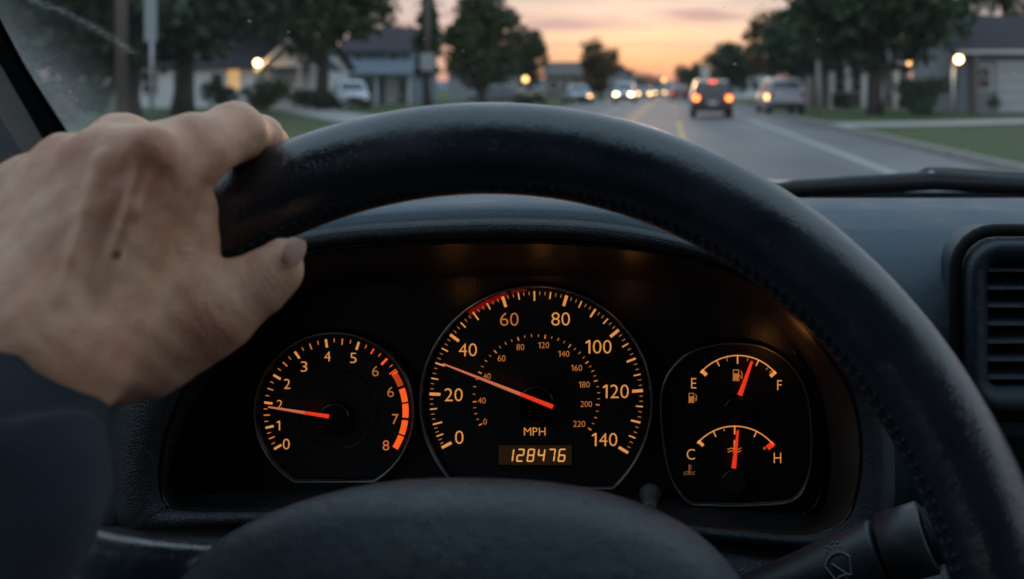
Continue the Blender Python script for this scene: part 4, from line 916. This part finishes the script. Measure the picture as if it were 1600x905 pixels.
grid(b, [q0, q1, q2]); b.build('pillar_trim', M['pillar'], cab, smooth=True)
b = MB(); q3 = [p + np.array([-.035, -.055, -.040]) for p in Bq]; q4 = [p + np.array([-.11, -.10, -.12]) for p in Bq]; q5 = [p + np.array([-.2, -.12, -.3]) for p in Bq]
grid(b, [[p + np.array([.001, .001, 0]) for p in q2], q3, q4, q5]); b.build('door_frame', M['pillar_dark'], cab, smooth=True)
b = MB(); b.box((.27, -.68, 1.665), (1.86, 1.60, .04)); b.build('roof_lining', mat('roof_lining', (.10, .10, .10), .9, bump=(500, .3, .001)), cab)
for sx in (-.72, 1.26):
    b = MB(); b.box((sx, -.2, .70), (.06, 2.4, .62)); b.box((sx, -.42, 1.33), (.06, .12, .64)); b.box((sx, -1.15, 1.33), (.06, .70, .64)); b.build('door_panel', M['pillar_dark'], cab)
b = MB(); b.box((.27, -.1, .36), (1.86, 2.4, .04)); b.build('floor_pan', M['seal'], cab)
b = MB(); b.box((.27, -1.35, .98), (1.9, .18, 1.2)); b.build('rear_light_block', M['pillar_dark'], cab, bevel=.05)  # unseen wall added to shut out light from behind the camera
seat = empty('driver_seat', (-.06, -.35, .38), 'dark cloth driver seat behind the viewer', 'seat')
M['seat'] = mat('seat_cloth', (.03, .032, .036), .9, bump=(600, .4, .001))
def cushion(nm, c, d, tilt): 
    b = MB(); b.box(c, d, M=Matrix.Rotation(tilt, 3, 'X')); b.build(nm, M['seat'], seat, bevel=.06)
cushion('backrest', (-.06, -.36, .92), (.54, .16, .72), R(14)); cushion('headrest', (-.06, -.45, 1.40), (.28, .12, .20), R(8)); cushion('cushion', (-.06, -.08, .50), (.54, .54, .18), R(4))
# bonnet and cowl outside the glass
b = MB(); rowsB = [[(x, y, z - .03 * ((x - .26) / .8) ** 2) for x in np.linspace(-.56, 1.08, 25)] for (y, z) in ((1.07, 1.055), (1.14, 1.085), (1.17, 1.096), (1.28, 1.09), (1.7, 1.035), (2.1, .93), (2.25, .80), (2.3, .5))]
grid(b, rowsB); b.build('bonnet', paint('own', (.012, .014, .016)), cab, smooth=True)
b = MB(); rowsB = [[(x, y, z) for x in np.linspace(-.6, 1.12, 25)] for (y, z) in ((1.065, 1.095), (1.08, 1.085), (1.10, 1.07), (1.13, 1.078))]
grid(b, rowsB); b.build('cowl', M['seal'], cab, smooth=True)
# wiper lying at the base of the glass
wp = empty('windscreen_wiper', tuple(P(1460, 276, 1.04)), 'black wiper resting at the base of the windscreen on the right', 'wiper')
off = np.array([0, .02, .0])
b = MB(); b.tube([P(u, v, D) for u, v, D in ((1180, 298, .96), (1240, 291, .97), (1340, 285, .98), (1440, 280, .99), (1462, 277, .99), (1560, 284, .985), (1700, 292, .98), (1850, 300, .97))], [.004, .006, .007, .0075, .008, .0075, .007, .006], 8); b.build('blade_holder', M['black_plastic'], wp, smooth=True)
b = MB(); b.tube([P(u, v, D) for u, v, D in ((1185, 303, .955), (1340, 294, .97), (1460, 288, .975), (1700, 299, .97), (1850, 306, .96))], .0062, 6); b.build('rubber', M['seal'], wp, smooth=True)
b = MB(); b.tube([P(u, v, D) for u, v, D in ((1425, 279, .995), (1448, 269, .995), (1480, 271, .995), (1560, 277, 1.0), (1700, 284, 1.01), (1900, 296, 1.02))], [.003, .0055, .007, .0075, .008, .010], 8, flat=.7); b.build('arm', M['gloss'], wp, smooth=True)
b = MB(); b.cyl(P(1455, 272, .985), P(1455, 272, 1.0), .004, 12); b.build('pivot', M['steel'], wp, smooth=True)
# ------------------------------------------------------------------ steering wheel
WC = np.array([-.0706, .3165, CAM_H - .2020]); TH = .3336; WR = .1889; wr = .0176
ax = np.array([1.0, 0, 0]); ay = np.array([0, math.sin(TH), math.cos(TH)]); an_ = np.array([0, -math.cos(TH), math.sin(TH)])
def wpt(phi, r, h=0): return WC + (math.cos(phi) * ax + math.sin(phi) * ay) * r + an_ * h
wheel = empty('steering_wheel', tuple(WC), 'black leather steering wheel with stitched rim filling the foreground', 'steering wheel')
b = MB(); lo = []
for i in range(181):
    ph = 2 * math.pi * i / 180; L_ = []
    for j in range(36):
        ps = 2 * math.pi * j / 36; rr_ = wr * (1 + .03 * math.cos(2 * ps) + .0)
        d = rr_
        # seam groove on the inner front side
        dd = (ps - R(163) + math.pi) % (2 * math.pi) - math.pi
        d -= .0011 * math.exp(-(dd / .07) ** 2)
        L_.append(wpt(ph, WR + d * math.cos(ps), d * 1.01 * math.sin(ps)))
    lo.append(L_)
b.loft(lo); b.build('rim', M['rim_leather'], wheel, smooth=True)
b = MB(); k = 0
NS = 250
for i in range(NS):
    ph = 2 * math.pi * i / NS; 
    for s in (-1, 1):
        pa = R(163) + s * .055; pb = R(163) + s * .20; sl = .004
        p0 = wpt(ph, WR + wr * .995 * math.cos(pa), wr * .995 * math.sin(pa)); p1 = wpt(ph + .008, WR + wr * 1.03 * math.cos((pa + pb) / 2), wr * 1.03 * math.sin((pa + pb) / 2)); p2 = wpt(ph + .012, WR + wr * .99 * math.cos(pb), wr * .99 * math.sin(pb))
        b.tube([p0, p1, p2], .00055, 5)
b.build('stitching', mat('thread', (.03, .032, .036), .7), wheel, smooth=True)
# hub (airbag cover) : domed pad
pad = catmull([(-.105, .0), (-.103, .028), (-.084, .050), (-.045, .0645), (0, .0675), (.045, .063), (.080, .049), (.101, .025), (.108, 0), (.10, -.05), (.06, -.08), (0, -.09), (-.06, -.08), (-.10, -.05)], 5)
def hubloop(s, h): return [WC + ax * (p[0] * s + .001) + ay * (p[1] * s) + an_ * h for p in pad]
HUBP = [(.97, -.035), (1.0, -.015), (1.0, -.002), (.975, .010), (.93, .018), (.84, .0245), (.6, .030), (.3, .032), (.01, .0325)]
b = MB(); b.loft([hubloop(s, h) for s, h in HUBP]); b.build('hub', M['hub'], wheel, smooth=True)
# spokes
for s in (-1, 1):
    for (pa, pb, wd) in ((R(-16) if s > 0 else R(15), R(-14) if s > 0 else R(14), .024), (R(-50), R(-52), .018)):
        b = MB(); lo = []
        for t in np.linspace(0, 1, 8):
            r = .085 + (WR - .004 - .085) * t; ph = pa + (pb - pa) * t if s > 0 else math.pi - (pa + (pb - pa) * t); w_ = wd * (1.1 - .55 * math.sin(t * math.pi * .9) * .6); hh_ = .011
            c = wpt(ph, r, .006 - .004 * t); tdir = -math.sin(ph) * ax + math.cos(ph) * ay
            lo.append([c + tdir * w_ * math.cos(q) + an_ * hh_ * math.sin(q) for q in np.linspace(0, 2 * math.pi, 17)[:-1]])
        b.loft(lo, True, True, True); b.build('spoke', M['rim_leather'], wheel, smooth=True)
b = MB(); b.tube([WC - an_ * .03, WC - an_ * .09], .045, 24); b.build('column_shroud', M['dash_dark'], wheel, smooth=True)
# ------------------------------------------------------------------ wiper stalk
M['stalk'] = leather('stalk_plastic', (.018, .021, .026), .4, 900, .3, .0003)
stk = empty('wiper_stalk', tuple(P(1140, 960, .43)), 'black ribbed wiper stalk with a washer symbol behind the rim at lower right', 'lever')
A = P(1060, 985, .45); Bp = P(1378, 860, .43); Cp = P(1452, 838, .425); Dp = P(1560, 806, .42)
b = MB(); b.tube([A, A + (Bp - A) * .3, A + (Bp - A) * .7, Bp - (Bp - A) * .02, Bp], [.0080, .0112, .0130, .0142, .0132], 32); b.build('stem', M['stalk'], stk, smooth=True)
b = MB(); b.tube([Bp + (Cp - Bp) * .06, Bp + (Cp - Bp) * .09, Cp - (Cp - Bp) * .05, Cp], [.0132, .0148, .0153, .0138], 32); b.build('twist_ring', M['stalk'], stk, smooth=True)
b = MB(); b.tube([Cp, Dp], [.012, .0115], 24); b.build('end_cap', M['dash_dark'], stk, smooth=True)
# washer symbol printed on the stem: lies on the cylinder, facing up and back
axs = (Bp - A) / np.linalg.norm(Bp - A); cen = A + (Bp - A) * .83; rad = .0137
tow = np.array([0, -1, .55]); tow = tow - axs * tow.dot(axs); tow /= np.linalg.norm(tow); upv = np.cross(axs, tow); upv = upv if upv[2] > 0 else -upv
def sympt(x, y):  # x along stem, y round the stem, metres
    a = y / rad; return cen + axs * x + (tow * math.cos(a) + upv * math.sin(a)) * (rad + .0004)
b = MB(); k = .00030
def stroke(pts, w_=.0005):
    b.tube([sympt(x * k * 1.0, y * k * 1.0) for x, y in pts], w_, 5)
stroke([(-20, 8), (-14, 15), (-5, 19), (5, 19), (14, 15), (20, 8)]); stroke([(-20, 8), (-12, -14)]); stroke([(20, 8), (12, -14)]); stroke([(-12, -14), (-5, -11), (5, -11), (12, -14)]); stroke([(-9, 8), (8, -12)]); stroke([(3, -12), (3, -22)])
for (x, y) in ((-12, 27), (-5, 30), (3, 30), (10, 27), (-9, 34), (0, 37), (8, 34)): stroke([(x, y - 1.5), (x, y + 1.5)], .0004)
b.build('washer_symbol', M['silver_mark'], stk)
# ------------------------------------------------------------------ the driver's hand
def seg_sdf(Gx, Gy, Gz, a, b_, r0, r1):
    d = b_ - a; L2 = float(d.dot(d)) + 1e-12
    t = np.clip(((Gx - a[0]) * d[0] + (Gy - a[1]) * d[1] + (Gz - a[2]) * d[2]) / L2, 0, 1)
    return np.sqrt((Gx - a[0] - t * d[0]) ** 2 + (Gy - a[1] - t * d[1]) ** 2 + (Gz - a[2] - t * d[2]) ** 2) - (r0 + (r1 - r0) * t)
def smin(a, b_, k):
    h = np.maximum(k - np.abs(a - b_), 0) / k; return np.minimum(a, b_) - h * h * h * k / 6
def surface_nets(f, org, h):
    nx, ny, nz = f.shape; s = f < 0
    c = [s[i:nx - 1 + i, j:ny - 1 + j, k:nz - 1 + k] for i in (0, 1) for j in (0, 1) for k in (0, 1)]
    cnt = sum(x.astype(np.int8) for x in c); act = (cnt > 0) & (cnt < 8)
    idx = -np.ones(act.shape, np.int64); ii = np.argwhere(act); idx[act] = np.arange(len(ii))
    acc = np.zeros((len(ii), 3)); num = np.zeros(len(ii))
    for a0 in range(8):
        for axis in range(3):
            bit = (4, 2, 1)[axis]
            if a0 & bit: continue
            o0 = np.array([(a0 >> 2) & 1, (a0 >> 1) & 1, a0 & 1]); o1 = o0.copy(); o1[axis] = 1
            p0 = ii + o0; p1 = ii + o1; v0 = f[p0[:, 0], p0[:, 1], p0[:, 2]]; v1 = f[p1[:, 0], p1[:, 1], p1[:, 2]]
            m_ = (v0 < 0) != (v1 < 0); t = np.where(m_, v0 / np.where(m_, v0 - v1, 1), 0)
            q = o0 + t[:, None] * (o1 - o0); acc[m_] += q[m_]; num[m_] += 1
    V = (ii + acc / num[:, None]) * h + org; Fs = []
    for axis in range(3):
        sl0 = [slice(1, -1)] * 3; sl1 = [slice(1, -1)] * 3; sl0[axis] = slice(0, -1); sl1[axis] = slice(1, None)
        a = s[tuple(sl0)]; b_ = s[tuple(sl1)]
        for flip in (False, True):
            m_ = (a & ~b_) if not flip else (~a & b_)
            e = np.argwhere(m_); o_ = np.ones(3, int); o_[axis] = 0; e = e + o_
            u_, v_ = [(1, 2), (2, 0), (0, 1)][axis]; du = np.zeros(3, int); du[u_] = 1; dv = np.zeros(3, int); dv[v_] = 1
            g = lambda q: idx[q[:, 0], q[:, 1], q[:, 2]]
            quad = np.stack([g(e - du - dv), g(e - dv), g(e), g(e - du)], 1)
            if flip: quad = quad[:, ::-1]
            Fs.append(quad)
    Fq = np.concatenate(Fs); Fq = Fq[(Fq >= 0).all(1)]
    # light smoothing
    for _ in range(3):
        S = np.zeros_like(V); n_ = np.zeros(len(V))
        for k in range(4):
            i, j = Fq[:, k], Fq[:, (k + 1) % 4]
            np.add.at(S, i, V[j]); np.add.at(n_, i, 1); np.add.at(S, j, V[i]); np.add.at(n_, j, 1)
        V = V * .45 + (S / np.maximum(n_, 1)[:, None]) * .55
    return V, Fq
def px_r(r, D): return r * D / F
HS = .0011
lo_ = np.array([-.345, .205, 1.015]); hi_ = np.array([-.115, .425, 1.235])
gx, gy, gz = [np.arange(lo_[i], hi_[i], HS, dtype=np.float32) for i in range(3)]
Gx, Gy, Gz = gx[:, None, None], gy[None, :, None], gz[None, None, :]
def H(u, v, D, r): return (P(u, v, D), px_r(r, D))
def chain(js, k):
    f = None
    for (p0, r0), (p1, r1) in zip(js[:-1], js[1:]):
        q = seg_sdf(Gx, Gy, Gz, p0, p1, r0, r1).astype(np.float32); f = q if f is None else smin(f, q, k)
    return f
W_ = H(58, 560, .295, 100); E_ = H(-150, 800, .262, 112)
mi, mm_, mr_, ml_ = H(232, 262, .322, 62), H(168, 262, .326, 60), H(98, 290, .330, 58), H(30, 330, .332, 56)
body = chain([E_, W_], .01)
for m_, off_ in ((mi, (115, 500, .305, 85)), (mm_, (75, 500, .303, 85)), (mr_, (30, 490, .305, 80)), (ml_, (-15, 480, .309, 75))):
    body = smin(body, chain([W_, H(*off_), m_], .012), .014)
# palm heel and thenar mass, pad between thumb and index
body = smin(body, chain([H(110, 560, .31, 70), H(215, 500, .325, 72), H(262, 400, .338, 62), H(262, 330, .338, 58), H(240, 290, .33, 55)], .012), .014)
index = chain([mi, H(300, 236, .338, 56), H(366, 207, .360, 44), H(372, 212, .366, 42)], .006)
index = smin(index, chain([H(368, 207, .362, 43), H(405, 214, .384, 33), H(418, 226, .398, 30), H(412, 250, .405, 26)], .004), .003)
middle = smin(chain([mm_, H(188, 226, .352, 46), H(200, 222, .372, 42)], .006), chain([H(196, 226, .372, 44), H(262, 262, .396, 38), H(310, 330, .400, 34)], .005), .004)
ring_ = smin(chain([mr_, H(98, 262, .352, 46), H(104, 262, .370, 42)], .006), chain([H(104, 262, .370, 42), H(180, 320, .392, 38), H(250, 390, .392, 33)], .005), .004)
little = smin(chain([ml_, H(28, 305, .352, 42), H(32, 308, .366, 38)], .006), chain([H(32, 308, .366, 38), H(100, 375, .384, 34), H(165, 430, .382, 29)], .005), .004)
thumb = chain([H(150, 560, .315, 66), H(232, 540, .325, 74), H(318, 492, .332, 66), H(330, 487, .333, 64)], .01)
thumb = smin(thumb, chain([H(325, 488, .333, 62), H(372, 462, .338, 51), H(405, 443, .341, 47)], .006), .006)
thumb = smin(thumb, chain([H(405, 443, .341, 46), H(430, 422, .344, 41), H(443, 400, .346, 27)], .005), .004)
full = None
for fgr, k in ((index, .010), (middle, .009), (ring_, .009), (little, .009), (thumb, .014)):
    q = smin(body, fgr, k); full = q if full is None else smin(full, q, .002)
del body
# tendons and knuckle heads: low ridges on the back of the hand
for pts, hgt in (([H(150, 470, .2930, 11), H(205, 330, .3015, 12), H(228, 250, .3078, 13)], .0), ([H(95, 470, .2855, 10), H(140, 330, .3010, 11), H(165, 250, .3102, 13)], .0), ([H(40, 470, .289, 8), H(70, 360, .305, 9), H(96, 285, .317, 11)], .0)):
    q = chain(pts, .004); full = smin(full, q, .005)
for (u, v, D, r) in ((236, 232, .3120, 36), (196, 216, .336, 38), (102, 246, .334, 38), (34, 282, .334, 38)):
    q = np.sqrt((Gx - P(u, v, D)[0]) ** 2 + (Gy - D) ** 2 + (Gz - P(u, v, D)[2]) ** 2) - px_r(r, D); full = smin(full, q.astype(np.float32), .008)
# veins and soft unevenness
for pts in ([(70, 470, .2895), (120, 400, .2985), (150, 340, .304), (200, 290, .3075)], [(20, 430, .293), (60, 380, .3015), (60, 330, .309)]):
    full = smin(full, chain([H(u, v, D, 7) for u, v, D in pts], .003), .006)
full = full + (.0002 * np.sin(Gx * 260 + 1.3 * np.sin(Gz * 190)) * np.sin(Gz * 230 + Gy * 150) + .0002 * np.sin(Gx * 610 + Gy * 300) * np.sin(Gz * 540)).astype(np.float32)
V, Fq = surface_nets(np.ascontiguousarray(full), lo_.astype(float), HS)
del full
# skin
def skin_mat():
    mt = bpy.data.materials.new('skin'); mt.use_nodes = True; nt = mt.node_tree; N = nt.nodes; L = nt.links; b_ = N['Principled BSDF']
    tc = N.new('ShaderNodeTexCoord'); O_ = tc.outputs['Object']
    def nse(sc_, det=4):
        n_ = N.new('ShaderNodeTexNoise'); n_.inputs['Scale'].default_value = sc_; n_.inputs['Detail'].default_value = det; L.new(O_, n_.inputs[0]); return n_.outputs[0]
    def mixc(f, a, c):
        n_ = N.new('ShaderNodeMix'); n_.data_type = 'RGBA'
        for i, x in ((0, f), (6, a), (7, c)):
            if isinstance(x, tuple): n_.inputs[i].default_value = (*x, 1)
            elif isinstance(x, (int, float)): n_.inputs[i].default_value = x
            else: L.new(x, n_.inputs[i])
        return n_.outputs[2]
    def rng_(x, a, b2, c=0, d=1):
        n_ = N.new('ShaderNodeMapRange'); n_.inputs[1].default_value = a; n_.inputs[2].default_value = b2; n_.inputs[3].default_value = c; n_.inputs[4].default_value = d; L.new(x, n_.inputs[0]); return n_.outputs[0]
    def near(p, r0, r1):
        n_ = N.new('ShaderNodeVectorMath'); n_.operation = 'DISTANCE'; L.new(O_, n_.inputs[0]); n_.inputs[1].default_value = tuple(p); return rng_(n_.outputs['Value'], r0, r1, 1, 0)
    col = mixc(rng_(nse(45), .35, .65), (.62, .315, .195), (.77, .46, .30))
    col = mixc(rng_(nse(120, 6), .45, .7, 0, .35), col, (.40, .20, .14))
    for p, r, k in ((P(225, 225, .305), .018, .38), (P(110, 250, .315), .013, .3), (P(355, 190, .345), .014, .3), (P(160, 540, .29), .02, .28), (P(340, 520, .325), .014, .3)):
        n_ = N.new('ShaderNodeMath'); n_.operation = 'MULTIPLY'; n_.inputs[1].default_value = k; L.new(near(p, r * .15, r), n_.inputs[0]); col = mixc(n_.outputs[0], col, (.50, .17, .10))
    # mole: nearest point of the skin to its place
    mp = V[np.argmin(((V - np.array(MOLE)) ** 2).sum(1))]
    col = mixc(near(mp, .0006, .0022), col, (.16, .08, .05))
    L.new(col, b_.inputs['Base Color']); b_.inputs['Roughness'].default_value = .52; b_.inputs['Specular IOR Level'].default_value = .4
    b_.inputs['Subsurface Weight'].default_value = .12; b_.inputs['Subsurface Radius'].default_value = (1, .35, .2); b_.inputs['Subsurface Scale'].default_value = .004
    vo = N.new('ShaderNodeTexVoronoi'); vo.feature = 'DISTANCE_TO_EDGE'; vo.inputs['Scale'].default_value = 850; mp_ = N.new('ShaderNodeMapping'); mp_.inputs['Rotation'].default_value = (0, .5, .3); mp_.inputs['Scale'].default_value = (1, 1, .45); L.new(O_, mp_.inputs[0]); L.new(mp_.outputs[0], vo.inputs[0])
    ad = N.new('ShaderNodeMath'); ad.operation = 'MULTIPLY_ADD'; L.new(nse(260, 5), ad.inputs[0]); ad.inputs[1].default_value = 1.6; L.new(vo.outputs['Distance'], ad.inputs[2])
    for p, dr, r_, dens in ((P(418, 445, .335), P(450, 405, .345) - P(372, 462, .338), .011, 1500), (P(372, 190, .345), P(405, 214, .384) - P(300, 236, .338), .011, 1300), (P(338, 500, .32), P(372, 462, .338) - P(232, 540, .325), .012, 900), (P(228, 232, .305), P(300, 236, .338) - P(232, 330, .32), .010, 1000), (P(320, 400, .33), np.array([0, 0, 1.0]), .012, 1100)):
        dr = dr / np.linalg.norm(dr); vm = N.new('ShaderNodeVectorMath'); vm.operation = 'DOT_PRODUCT'; vm.inputs[1].default_value = tuple(dr * dens); L.new(O_, vm.inputs[0])
        a1_ = N.new('ShaderNodeMath'); a1_.operation = 'MULTIPLY_ADD'; L.new(nse(90, 3), a1_.inputs[0]); a1_.inputs[1].default_value = 7; L.new(vm.outputs['Value'], a1_.inputs[2])
        sn = N.new('ShaderNodeMath'); sn.operation = 'SINE'; L.new(a1_.outputs[0], sn.inputs[0])
        ab = N.new('ShaderNodeMath'); ab.operation = 'ABSOLUTE'; L.new(sn.outputs[0], ab.inputs[0])
        pw = N.new('ShaderNodeMath'); pw.operation = 'POWER'; L.new(ab.outputs[0], pw.inputs[0]); pw.inputs[1].default_value = .4
        ms = N.new('ShaderNodeMath'); ms.operation = 'MULTIPLY'; L.new(pw.outputs[0], ms.inputs[0]); L.new(near(p, r_ * .35, r_), ms.inputs[1])
        a2_ = N.new('ShaderNodeMath'); a2_.operation = 'MULTIPLY_ADD'; L.new(ms.outputs[0], a2_.inputs[0]); a2_.inputs[1].default_value = .5; L.new(ad.outputs[0], a2_.inputs[2]); ad = a2_
    bp = N.new('ShaderNodeBump'); bp.inputs['Strength'].default_value = .42; bp.inputs['Distance'].default_value = .0006; L.new(ad.outputs[0], bp.inputs['Height']); L.new(bp.outputs[0], b_.inputs['Normal'])
    return mt
def project(u, v):
    """first skin vertex met on the view line (u,v)"""
    uu = VPX + F * V[:, 0] / V[:, 1]; vv = HZ - F * (V[:, 2] - CAM_H) / V[:, 1]
    k = np.where(((uu - u) ** 2 + (vv - v) ** 2) < 36)[0]
    return V[k[np.argmin(V[k, 1])]] if len(k) else P(u, v, .3)
MOLE = tuple(project(187, 397))
me = bpy.data.meshes.new('person'); me.from_pydata(V.tolist(), [], Fq.tolist()); me.polygons.foreach_set('use_smooth', [True] * len(me.polygons)); me.materials.append(skin_mat()); me.update()
person = bpy.data.objects.new('person', me); C.objects.link(person); tag(person, 'bare left hand and forearm of the driver gripping the rim, navy sleeve', 'person')
# thumb nail
def nail():
    b = MB(); c = P(463, 396, .3375); t = (P(466, 380, .3405) - P(446, 428, .337)); t /= np.linalg.norm(t); nrm = np.array([.85, -.45, .15]); nrm -= t * nrm.dot(t); nrm /= np.linalg.norm(nrm); sd = np.cross(t, nrm)
    rows = []
    for a in np.linspace(-1, 1, 9):
        L_ = []
        for s in np.linspace(-1, 1, 11):
            wd = .0046 * (1 - .25 * max(0, a) ** 3) * math.sqrt(max(0, 1 - (max(0, -a) ** 3) * .75)); x = s * wd
            L_.append(c + t * a * .0052 * (1 - .12 * s * s) + sd * x + nrm * (.0008 - .0022 * s * s - .0006 * a * a))
        rows.append(L_)
    b.loft(rows, closed=False); return b.build('thumbnail', mat('nail', (.80, .48, .37), .55, spec=.3), person, smooth=True)
nail()
# sleeve
b = MB(); g = np.random.default_rng(5); axp = [np.array([-.2015, .299, 1.1315]), np.array([-.2085, .289, 1.1180]), np.array([-.2035, .274, 1.102]), np.array([-.206, .252, 1.081]), np.array([-.27, .12, 1.0]), np.array([-.30, -.03, .93])]
rads = [.0288, .0335, .0380, .0400, .047, .054]
path = catmull(axp, 8, False); rp = np.interp(np.linspace(0, 5, len(path)), range(6), rads); lo = []
dirn = None; seq = []
ref = np.array([0, -1, .3])
for i, p in enumerate(path):
    a = path[max(i - 1, 0)]; c = path[min(i + 1, len(path) - 1)]; t = c - a; t /= np.linalg.norm(t); u_ = ref - t * ref.dot(t); u_ /= np.linalg.norm(u_); v_ = np.cross(t, u_); seq.append((p, t, u_, v_))
def sl(i, k, n_, rs=1.0, dr=0):
    p, t, u_, v_ = seq[i]; q = 2 * math.pi * k / n_; r = rp[i] * rs + dr
    wv = .0011 * math.sin(3 * q + i * .2) + .0009 * math.sin(5 * q - i * .25 + 1) + .0007 * math.sin(i * .5 + 2 * math.sin(q)) * (min(i, 12) / 12)
    return p + (u_ * math.cos(q) + v_ * math.sin(q)) * (r + wv)
n_ = 72
loops = [[sl(i, k, n_, 1, -.0035) for k in range(n_)] for i in (6, 3, 1, 0)] + [[sl(0, k, n_, 1, -.001) - seq[0][1] * .0012 for k in range(n_)]] + [[sl(i, k, n_) for k in range(n_)] for i in range(len(path))]
b.loft(loops)
M['navy'] = mat('navy_knit', (.006, .011, .020), .9, noise=(35, (.013, .022, .036), .25), bump=(1100, .7, .0008), sheen=.06, stretch=(1, 1, 1.6))
b.build('sleeve', M['navy'], person, smooth=True)
